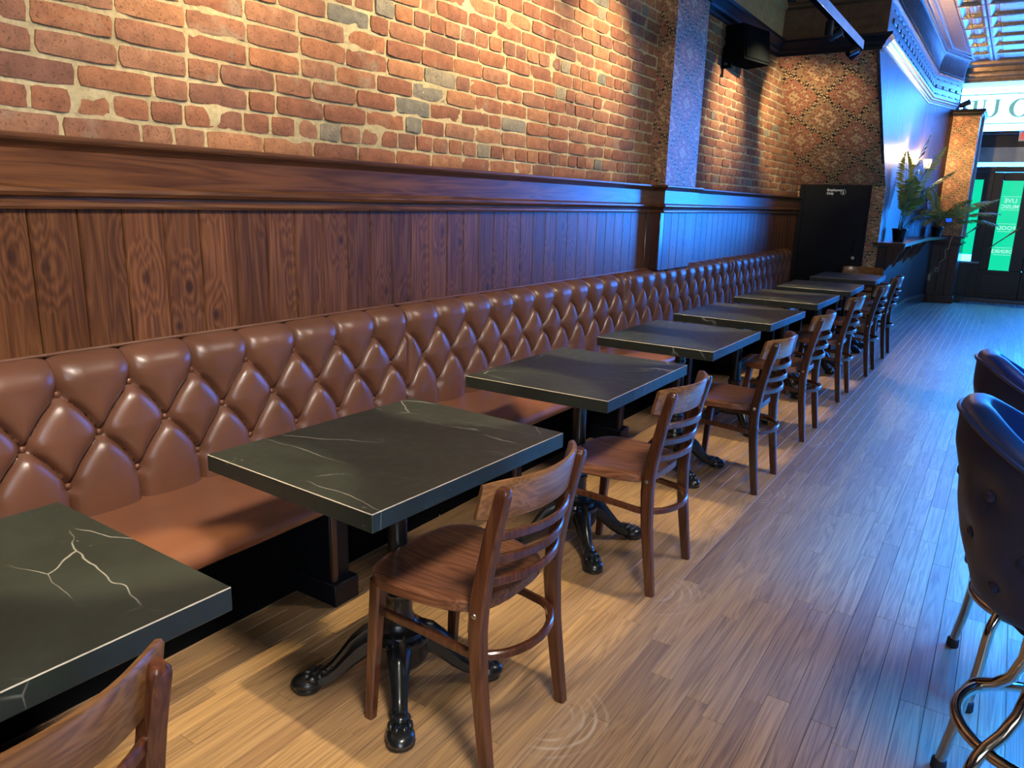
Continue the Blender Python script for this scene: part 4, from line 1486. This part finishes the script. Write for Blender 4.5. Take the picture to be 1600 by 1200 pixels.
# ------------------------------------------------------------------ chairs
def make_chair():
    t = thing('dining_chair', '', 'chair', group='dark wooden ladder-back chairs along the tables')
    # seat: rounded trapezoid, dished
    N = 44
    out = []
    for i in range(N):
        a_ = 2 * PI * i / N
        c_, s_ = math.cos(a_), math.sin(a_)
        ex = 2.0 / 3.4
        xx = math.copysign(abs(c_) ** ex, c_) * 0.195
        wy = 0.205 - 0.022 * (xx / 0.195)
        yy = math.copysign(abs(s_) ** ex, s_) * wy
        out.append((xx, yy))
    m = MB()
    rings = [(0.0, -0.010), (0.3, -0.0095), (0.55, -0.007), (0.75, -0.003), (0.9, 0.0), (0.97, -0.001), (1.0, -0.006), (1.0, -0.030), (0.97, -0.035), (0.4, -0.035)]
    vs = []
    for r_, dz in rings:
        for (xx, yy) in out:
            vs.append((xx * r_ - 0.005, yy * r_, 0.458 + dz))
    fs = []
    for i in range(len(rings) - 1):
        for j in range(N):
            j2 = (j + 1) % N
            fs.append((i * N + j, i * N + j2, (i + 1) * N + j2, (i + 1) * N + j))
    fs.append(tuple((len(rings) - 1) * N + j for j in range(N)))
    m.add(vs, fs)
    m.build('seat', M_seatw, t)
    rr = rrect(0.0155, 0.019, 0.005)
    for sg in (-1, 1):
        m = MB()
        path = [(0.222, sg * 0.186, 0.0), (0.206, sg * 0.184, 0.12), (0.188, sg * 0.181, 0.27), (0.180, sg * 0.179, 0.40), (0.184, sg * 0.178, 0.47), (0.197, sg * 0.178, 0.55), (0.222, sg * 0.179, 0.67), (0.246, sg * 0.180, 0.765), (0.2485, sg * 0.180, 0.777), (0.250, sg * 0.180, 0.783)]
        m.sweep(path, rr, side=(0, 1, 0), scale=[0.85, 0.95, 1.05, 1.15, 1.15, 1.08, 1.0, 0.95, 0.85, 0.6])
        p = m.build('rear_leg', M_chair, t)
        b_ = MB().lathe([(0.0, 0.0035), (0.006, 0.0025), (0.0075, 0.0)], n=10).build('bolt', M_steel, p)
        b_.location = (0.181, sg * 0.198, 0.445)
        b_.rotation_euler = (-sg * PI / 2, 0, 0)
        m = MB()
        m.sweep([(-0.178, sg * 0.184, 0.0), (-0.165, sg * 0.180, 0.2), (-0.150, sg * 0.174, 0.43)], rrect(0.0155, 0.0155, 0.005), side=(0, 1, 0), scale=[0.85, 1.05, 1.2])
        m.build('front_leg', M_chair, t)
    # bentwood stretcher hoop
    pts = [(-0.150, -0.163, 0.33), (0.0, -0.166, 0.325), (0.10, -0.165, 0.318)]
    for a_ in np.linspace(-PI / 2, PI / 2, 13):
        pts.append((0.135 + 0.115 * math.cos(a_), 0.163 * math.sin(a_), 0.314))
    pts += [(0.10, 0.165, 0.318), (0.0, 0.166, 0.325), (-0.150, 0.163, 0.33)]
    MB().sweep(pts, rrect(0.0115, 0.009, 0.004), side=(0, 0, 1)).build('stretcher', M_chair, t)
    # top rail: bowed plate ahead of the posts
    m = MB()
    n = 17
    vs = []
    rows_ = [(-0.052, 0.0), (-0.048, 0.006), (0.044, 0.006), (0.052, 0.001), (0.052, -0.007), (0.046, -0.012), (-0.046, -0.012), (-0.052, -0.007)]
    path = []
    for i in range(n):
        u = -1 + 2 * i / (n - 1)
        path.append((0.200 + 0.075 * (1 - abs(u) ** 2.2), u * 0.212, 0.0))
    for i in range(n):
        p = Vector(path[i])
        q0, q1 = Vector(path[max(i - 1, 0)]), Vector(path[min(i + 1, n - 1)])
        tt = (q1 - q0).normalized()
        nr = Vector((tt.y, -tt.x, 0))
        e = abs(-1 + 2 * i / (n - 1))
        hs = 0.86 if i in (0, n - 1) else (0.96 if i in (1, n - 2) else 1)
        for (zz, dd) in rows_:
            q = p + nr * dd
            vs.append((q.x + 0.20 * (zz) + 0.0, q.y, 0.745 + zz * hs))
    k_ = len(rows_)
    fs = [(i * k_ + j, i * k_ + (j + 1) % k_, (i + 1) * k_ + (j + 1) % k_, (i + 1) * k_ + j) for i in range(n - 1) for j in range(k_)]
    fs += [tuple(range(k_)), tuple((n - 1) * k_ + j for j in range(k_ - 1, -1, -1))]
    m.add(vs, fs)
    m.build('top_rail', M_toprail, t)
    # three bowed slats
    for zz in (0.525, 0.588, 0.652):
        xb = np.interp(zz, [0.47, 0.55, 0.67], [0.184, 0.197, 0.222])
        pts = [(xb + 0.058 * (1 - abs(u) ** 2), u * 0.172, zz) for u in np.linspace(-1, 1, 13)]
        MB().sweep(pts, rrect(0.0125, 0.0065, 0.004), side=(0, 0, 1)).build('slat', M_chair, t)
    return t


CH_ = [(0.695, 0.315, 2.0), (0.712, 1.509, 0.0), (0.684, 2.600, 0.0), (0.712, 3.862, 0.0), (0.702, 4.945, 0.0), (0.690, 6.155, 0.0), (0.716, 7.283, 0.0), (0.714, 8.29, 0.0), (0.47, 9.12, 90.0)]
ch = make_chair()
for i, (x, y, rz) in enumerate(CH_):
    if i == 0:
        lab = 'dark wooden ladder-back chair at the bottom left frame edge, only its curved back showing'
    elif i == 8:
        lab = 'dark wooden chair at the end of the last table, facing the camera'
    else:
        lab = 'dark wooden ladder-back chair with worn seat at the %s table from the camera' % ORD[i]
    if i == 0:
        ch.location = (x, y, 0)
        ch.rotation_euler = (0, 0, R(rz))
        ch['label'] = lab
    else:
        copy_tree(ch, (x, y, 0), R(rz), lab)


# ------------------------------------------------------------------ bar stools (barrel backs, chrome bases)
def make_stool():
    t = thing('bar_stool', '', 'stool', group='navy vinyl bar stools at the right edge')
    nth, nzv = 44, 22
    TH = R(118)

    def topz(th):
        a_ = abs(th) / TH
        return 1.01 - 0.23 * (max(0.0, a_ - 0.12) / 0.88) ** 1.35

    def botz(th):
        return 0.600

    def rad(z, th):
        # narrows towards the seat
        t_ = np.clip((z - 0.60) / 0.34, 0, 1)
        return 0.185 + 0.095 * t_ ** 0.55
    btn = []
    for zz, offs in ((0.87, 0.0), (0.76, 0.5), (0.67, 0.0)):
        for k_ in range(-3, 4):
            btn.append((R(36) * (k_ + offs), zz))
    P_ = np.zeros((nth, nzv, 3))
    for i in range(nth):
        th = -TH + 2 * TH * i / (nth - 1)
        for j in range(nzv):
            v = j / (nzv - 1)
            z = botz(th) + (topz(th) - botz(th)) * v
            r_ = rad(z, th)
            dmin = min(math.hypot((th - b[0]) * r_, z - b[1]) for b in btn)
            r_ -= 0.012 * math.exp(-(dmin / 0.035) ** 2)
            P_[i, j] = (-r_ * math.cos(th), r_ * math.sin(th), z)
    outer = MB().grid(P_, nth, nzv)
    # rolled top rim and inner face
    Q = np.zeros((nth, 20, 3))
    for i in range(nth):
        th = -TH + 2 * TH * i / (nth - 1)
        zt = topz(th)
        ro = rad(zt, th)
        for j in range(20):
            if j < 9:
                a_ = PI * j / 8
                rr_ = ro - 0.03 + 0.03 * math.cos(a_)
                zz = zt + 0.022 * math.sin(a_)
            else:
                v = (j - 8) / 11
                zz = zt - (zt - 0.66) * v
                rr_ = ro + (rad(zz, th) - ro) - 0.06 - 0.012 * math.sin(PI * v) if zz < zt - 0.001 else ro - 0.06
            Q[i, j] = (-rr_ * math.cos(th), rr_ * math.sin(th), zz)
    outer.grid(Q, nth, 20)
    # close the two front ends and the bottom
    for i in (0, nth - 1):
        vs = [tuple(P_[i, j]) for j in range(nzv)] + [tuple(Q[i, j]) for j in range(1, 20)]
        outer.add(vs, [tuple(range(len(vs)))])
    b0 = MB()
    outer.build('backrest', M_navy, t, 50)
    for (a_, zz) in btn:
        if abs(a_) < TH - 0.1 and zz < topz(a_) - 0.05:
            r_ = rad(zz, a_) - 0.010
            b_ = link('button', nb_me, t, (-r_ * math.cos(a_), r_ * math.sin(a_), zz), (0, -PI / 2, -a_))
            b_.rotation_euler = Vector((-math.cos(a_), math.sin(a_), 0)).to_track_quat('Z', 'Y').to_euler()
    pipe = []
    for i in range(nth):
        th = -TH + 2 * TH * i / (nth - 1)
        ro = rad(topz(th), th) + 0.002
        pipe.append((-ro * math.cos(th), ro * math.sin(th), topz(th)))
    MB().sweep(pipe, circ(0.0055, 8), side=(0, 0, 1)).build('piping', M_navy, t)
    seat = MB().lathe([(0.0, 0.585), (0.14, 0.582), (0.165, 0.592), (0.185, 0.62), (0.195, 0.68), (0.185, 0.715), (0.12, 0.725), (0.0, 0.73)], n=36)
    seat.build('seat', M_navy, t)
    MB().lathe([(0.11, 0.545), (0.12, 0.55), (0.12, 0.582)], n=24).build('swivel_plate', M_black, t)
    MB().sweep([(0.186 * math.cos(a_), 0.186 * math.sin(a_), 0.295) for a_ in np.linspace(0, 2 * PI, 49)[:-1]], circ(0.0135, 12), side=(0, 0, 1), closed=True).build('foot_ring', M_chrome, t)
    for k_ in range(4):
        an = PI / 4 + k_ * PI / 2
        ca, sa = math.cos(an), math.sin(an)
        pr = [(0.258, 0.018), (0.236, 0.14), (0.226, 0.23), (0.220, 0.262), (0.206, 0.288), (0.185, 0.306), (0.150, 0.328), (0.115, 0.37), (0.095, 0.43), (0.088, 0.547)]
        lg = MB().sweep([(r_ * ca, r_ * sa, z) for r_, z in pr], circ(0.0135, 12), side=(-sa, ca, 0)).build('leg', M_chrome, t)
        MB().lathe([(0.017, 0.0), (0.019, 0.004), (0.018, 0.028), (0.0135, 0.032)], (0.258 * ca, 0.258 * sa, 0), 12).build('glide', M_rubber, lg)
    return t


nb_me = MB().lathe([(0.0, 0.008), (0.007, 0.0075), (0.012, 0.004), (0.013, 0.0), (0.012, -0.006)], n=12).mesh('button', M_navy)
stl = make_stool()
stl.location = (2.075, 1.86, 0)
stl.rotation_euler = (0, 0, R(4))
stl['label'] = 'navy vinyl barrel-back bar stool at the lower right edge, nearer of the two'
copy_tree(stl, (2.08, 2.555, 0), R(9), 'navy vinyl barrel-back bar stool behind the nearer stool, its chrome legs showing')

# ------------------------------------------------------------------ track light
tr = thing('track_light', 'long grey track light with black spot heads hanging before the papered soffit', 'light', (TX, 3.0, TZ))
MB().box(-0.026, 0.020, -4.8, 4.95, -0.026, 0.045, 0.003).build('track', M_cloth, tr)
MB().box(0.0205, 0.026, -4.8, 4.95, -0.026, 0.050, 0.002).build('track_cover', M_trackw, tr)
for yy in (-3.9, -0.9, 2.1, 4.3):
    MB().sweep([(0, yy, 0.045), (0, yy, CZ - TZ)], circ(0.003, 6), side=(1, 0, 0)).build('hanger', M_black, tr)
    MB().sweep([(0, yy, -0.005), (-0.03, yy, -0.028), (-0.032, yy, 0.03)], circ(0.004, 6), side=(0, 1, 0)).build('clip', M_trackw, tr)


def track_head(y, target, k):
    b = MB()
    d = (Vector(target) - Vector((TX - 0.03, y, TZ - 0.10))).normalized()
    c = Vector((-0.012, y - 3.0, -0.085))
    q = d.to_track_quat('Z', 'Y').to_matrix()
    prof = [(0.0, -0.065), (0.026, -0.063), (0.031, -0.055), (0.031, 0.045), (0.028, 0.045), (0.022, 0.02), (0.0, 0.018)]
    m = MB().lathe(prof, n=16)
    b.add([c + d * 0.01 + q @ Vector(p) for p in m.v], m.f)
    b.sweep([(-0.006, y - 3.0, -0.024), (-0.006, y - 3.0, -0.05), c], circ(0.007, 6), side=(0, 1, 0))
    return b.build('spot_head', M_black, tr)


for sy in DOWN_SPOTS:
    track_head(sy, (TX - 0.05, sy, 0), 0)
for sy, ty in WALL_SPOTS:
    track_head(sy, (-0.47, ty, 2.3), 0)
track_head(7.68, (-0.1, 7.1, 2.45), 0)

# ------------------------------------------------------------------ wall speaker
spk = thing('wall_speaker', 'black wall speaker on a bracket high on the brick, below the dark crown', 'speaker', (-0.33, 7.0, 2.76), R(-8))
mb = MB()
cv_ = [(-0.12, -0.26), (0.10, -0.30), (0.135, 0.14), (-0.12, 0.22)]
n_ = [(q[0], q[1], -0.13) for q in cv_] + [(q[0] - 0.03, q[1], 0.15) for q in cv_]
mb.add(n_, [(0, 1, 5, 4), (1, 2, 6, 5), (2, 3, 7, 6), (3, 0, 4, 7), (3, 2, 1, 0), (4, 5, 6, 7)])
mb.build('cabinet', M_cloth, spk)
gr = MB()
gc = [Vector((0.103, -0.28, -0.11)), Vector((0.1345, 0.12, -0.11)), Vector((0.1065, 0.12, 0.13)), Vector((0.075, -0.28, 0.13))]
o3 = Vector((0.008, 0, 0))
gr.add(gc + [p + o3 for p in gc], [(0, 1, 2, 3), (4, 5, 6, 7), (0, 1, 5, 4), (1, 2, 6, 5), (2, 3, 7, 6), (3, 0, 4, 7)])
gr.build('grille', M_cloth, spk)
mb = MB()
mb.box(-0.125, -0.10, -0.30, -0.25, -0.26, 0.02, 0.003)
mb.box(-0.11, -0.02, -0.29, -0.26, -0.19, -0.165, 0.003)
mb.box(-0.05, -0.02, -0.29, -0.26, -0.19, -0.09, 0.003)
mb.build('bracket', M_cloth, spk)


# ------------------------------------------------------------------ potted palms on the ledge
def frond(base, az, lean, L, droop, seed):
    r = random.Random(seed)
    n = 12
    pts = []
    p = Vector(base)
    el = PI / 2 - lean
    for i in range(n + 1):
        pts.append(p.copy())
        e = el - droop * (i / n) ** 1.8
        p = p + Vector((math.cos(az) * math.cos(e), math.sin(az) * math.cos(e), math.sin(e))) * (L / n)
    m = MB()
    m.sweep(pts, circ(0.0045, 5), side=(-math.sin(az), math.cos(az), 0), scale=[1.2 - 0.9 * i / n for i in range(n + 1)], mi=1)
    side = Vector((-math.sin(az), math.cos(az), 0))
    for i in range(3 * n):
        t = 0.30 + 0.70 * i / (3 * n - 1)
        q = t * n
        k_ = min(int(q), n - 1)
        f = q - k_
        b = pts[k_].lerp(pts[k_ + 1], f)
        tg = (pts[k_ + 1] - pts[k_]).normalized()
        up = side.cross(tg).normalized()
        ll = 0.155 * math.sin(PI * (0.18 + 0.80 * (t - 0.3) / 0.7)) + 0.02
        for sg in (-1, 1):
            d = (side * sg * 0.72 + tg * 0.80 + up * r.uniform(-0.1, 0.3)).normalized()
            w_ = tg * 0.0135
            tip = b + d * ll + Vector((0, 0, -0.25 * ll))
            mid = b + d * ll * 0.5 + up * 0.006
            m.add([b, mid - w_, tip, mid + w_, mid + up * 0.003], [(0, 1, 4), (1, 2, 4), (2, 3, 4), (3, 0, 4)], 0)
    return m


def palm(loc, s, label, specs, seed):
    t = thing('potted_palm', label, 'plant', loc, 0, 'potted palms on the ledge')
    MB().lathe([(0.055 * s, 0.0), (0.06 * s, 0.004), (0.078 * s, 0.125 * s), (0.083 * s, 0.13 * s), (0.083 * s, 0.145 * s), (0.074 * s, 0.145 * s), (0.072 * s, 0.125 * s)], n=24).build('pot', M_pot, t)
    MB().lathe([(0.0, 0.122 * s), (0.0725 * s, 0.122 * s)], n=16, cap=False).build('soil', M_soil, t)
    for i, (az, lean, L, dr) in enumerate(specs):
        b = (0.02 * math.cos(az), 0.02 * math.sin(az), 0.115 * s)
        frond(b, R(az), R(lean), L, R(dr), seed + i).build('frond', [M_leaf, M_stem], t)
    return t


palm((0.645, 10.60, 1.055), 1.08, 'tall upright potted palm in a black pot on the near end of the ledge',
     [(10, 3, 1.16, 22), (-30, 12, 1.08, 36), (-95, 7, 0.98, 34), (-75, 18, 0.80, 60), (15, 20, 0.90, 48), (85, 16, 0.85, 55), (-60, 26, 0.66, 75), (-5, 34, 0.56, 95)], 11)
palm((0.83, 13.62, 1.055), 1.05, 'low spreading potted palm in a black pot by the papered pier',
     [(0, 48, 0.86, 30), (-20, 58, 0.90, 50), (20, 40, 0.80, 50), (-118, 34, 0.62, 95), (-105, 52, 0.62, 100), (-60, 40, 0.62, 80), (-125, 16, 0.72, 40), (-5, 66, 0.84, 60), (-100, 30, 0.55, 90), (-35, 30, 0.7, 60), (60, 35, 0.6, 70)], 57)


# ------------------------------------------------------------------ sconces, outlet, cord, small things by the pier
def sconce(loc, az, label):
    t = thing('wall_sconce', label, 'lamp', loc, az, 'lit sconces on the pearly wall')
    MB().lathe([(0.0, 0.012), (0.035, 0.010), (0.04, 0.0)], n=16).build('backplate', M_brass, t)
    bp = [o for o in t.children][0]
    bp.rotation_euler = (0, PI / 2, 0)
    MB().sweep([(0.01, 0, 0), (0.06, 0, -0.03), (0.10, 0, -0.03), (0.11, 0, 0.0)], circ(0.006, 8), side=(0, 1, 0)).build('arm', M_brass, t)
    MB().lathe([(0.0, -0.03), (0.018, -0.02), (0.03, 0.02), (0.036, 0.025)], (0.11, 0, 0.02), 16, cap=False).build('cup', M_brass, t)
    MB().lathe([(0.034, 0.03), (0.042, 0.06), (0.055, 0.12), (0.062, 0.15)], (0.11, 0, 0.02), 20, cap=False).build('shade', M_shade, t)
    MB().ell((0.11, 0, 0.10), (0.024, 0.024, 0.036), 12, 8).build('bulb', M_bulb, t)
    c, s = math.cos(az), math.sin(az)
    light('sconce_bulb_light', 'POINT', (loc[0] + 0.11 * c, loc[1] + 0.11 * s, loc[2] + 0.19), (0, 0, 0), 75, (1.0, 0.62, 0.24), shadow_soft_size=0.03)
    return t


sconce((0.502, 11.35, 1.97), 0, 'lit brass wall sconce behind the taller palm')
sconce((0.515, 12.95, 2.0), R(-15), 'lit brass wall sconce nearer the pier, between the palms')

ol = thing('wall_outlet', 'ivory wall outlet low on the pier base with a white plug', 'outlet', (0.775, 13.983, 0.40))
MB().box(-0.035, 0.035, -0.006, 0.0, -0.06, 0.06, 0.002).build('cover_plate', M_plate, ol)
pl = thing('power_cord', 'white cord hanging from the ledge down to the outlet, coiled near its plug', 'cord', (0.83, 13.95, 0.40))
pts = [Vector(p) for p in [(1.02, 13.945, 1.075), (1.03, 13.935, 1.05), (1.01, 13.93, 0.95), (1.01, 13.93, 0.87), (0.96, 13.93, 0.84), (0.98, 13.93, 0.72), (0.91, 13.93, 0.64), (0.92, 13.93, 0.58)]]
pts += [Vector((0.885 + 0.025 * math.cos(a_), 13.93, 0.525 + 0.035 * math.sin(a_))) for a_ in np.linspace(1.2, 1.2 + 4 * PI, 18)]
pts += [Vector(p) for p in [(0.86, 13.93, 0.50), (0.82, 13.935, 0.46), (0.795, 13.94, 0.43)]]
sm = []
for i in range(len(pts) - 1):
    for q in range(3):
        t_ = q / 3
        p0, p1, p2, p3 = pts[max(i - 1, 0)], pts[i], pts[i + 1], pts[min(i + 2, len(pts) - 1)]
        sm.append(0.5 * ((2 * p1) + (p2 - p0) * t_ + (2 * p0 - 5 * p1 + 4 * p2 - p3) * t_ ** 2 + (3 * p1 - p0 - 3 * p2 + p3) * t_ ** 3))
sm.append(pts[-1])
off = Vector((0.83, 13.95, 0.40))
MB().sweep([p - off for p in sm], circ(0.0045, 6), side=(0, 1, 0)).build('cable', M_cord, pl)
MB().box(-0.055, -0.018, -0.03, 0.024, -0.005, 0.045, 0.006).build('plug', M_cord, pl)

th_ = thing('small_display', 'small blue glowing display on the papered pier behind the low palm', 'display', (0.945, 14.0, 1.305))
MB().box(-0.05, 0.05, -0.018, 0.0, -0.035, 0.035, 0.004).build('housing', M_black, th_)
MB().box(-0.043, 0.043, -0.020, -0.017, -0.028, 0.028).build('screen', M_blueled, th_)

fl = thing('lamp_shaped_object', 'small black lamp-shaped object standing on the cap of the papered pier', 'light', (0.90, 14.06, 2.97))  # unidentified black thing, given the shape of a small lamp
MB().lathe([(0.045, 0.0), (0.045, 0.012), (0.012, 0.018), (0.012, 0.05)], n=16).build('base', M_black, fl)
m_ = MB().lathe([(0.0, -0.07), (0.03, -0.068), (0.036, -0.05), (0.042, 0.06), (0.05, 0.075), (0.044, 0.075), (0.034, 0.05), (0, 0.05)], n=18)
q_ = Vector((0.9, -0.2, 0.35)).to_track_quat('Z', 'Y').to_matrix()
h_ = MB().add([Vector((0, 0, 0.085)) + q_ @ Vector(p) for p in m_.v], m_.f)
h_.build('head', M_black, fl)

# door pulls: slanting pale rods
for (x0, z0, x1, z1, lb) in ((1.505, 0.845, 1.935, 1.232, 'pale slanting rod handle with a pointed end across the lettered green door glass'), (1.10, 1.02, 1.33, 1.222, 'pale slanting rod handle with a pointed end beside the pier')):
    t = thing('door_pull', lb, 'handle', (x0, SY - 0.075, z0))
    d = Vector((x1 - x0, 0, z1 - z0))
    n = 10
    MB().sweep([d * (i / n) for i in range(n + 1)], circ(0.009, 8), side=(0, 1, 0), scale=[0.5, 0.9, 1, 1, 1, 1, 1.1, 1.6, 1.9, 1.4, 0.3]).build('rod', M_stickw, t)
    mm = MB()
    for f in (0.15, 0.85):
        p = d * f
        mm.sweep([p, p + Vector((0, 0.045, 0))], circ(0.006, 6), side=(1, 0, 0))
    mm.build('standoff', M_brass, t)

# exit sign, cut by the frame edge
ex = thing('exit_sign', 'pink and red exit sign under the transom, cut by the right frame edge', 'sign', (1.83, SY - 0.085, 2.64))
MB().box(-0.16, 0.16, -0.02, 0.02, -0.075, 0.075, 0.004).build('housing', M_exitface, ex)
text_mesh('EXIT', 0.13, M_red, 'lettering', ex, Matrix.Translation((0, -0.022, 0)) @ RX)
MB().box(-0.02, 0.02, 0.02, 0.045, -0.03, 0.03).build('bracket', M_black, ex)
# small scroll bracket on the pale band
sb = thing('scroll_bracket', 'small pale curled metal bracket on the blue band beside the pier', 'bracket', (1.22, SY - 0.05, 2.42))
pts = [(0.05 * math.cos(a_) * (1 - a_ / 9), -0.01, 0.05 * math.sin(a_) * (1 - a_ / 9)) for a_ in np.linspace(0, 6.5, 16)]
MB().sweep(pts, circ(0.007, 6), side=(0, 1, 0)).build('scroll', M_blueframe, sb)
MB().box(-0.07, 0.06, -0.016, 0.02, -0.065, -0.05, 0.003).build('arm', M_blueframe, sb)
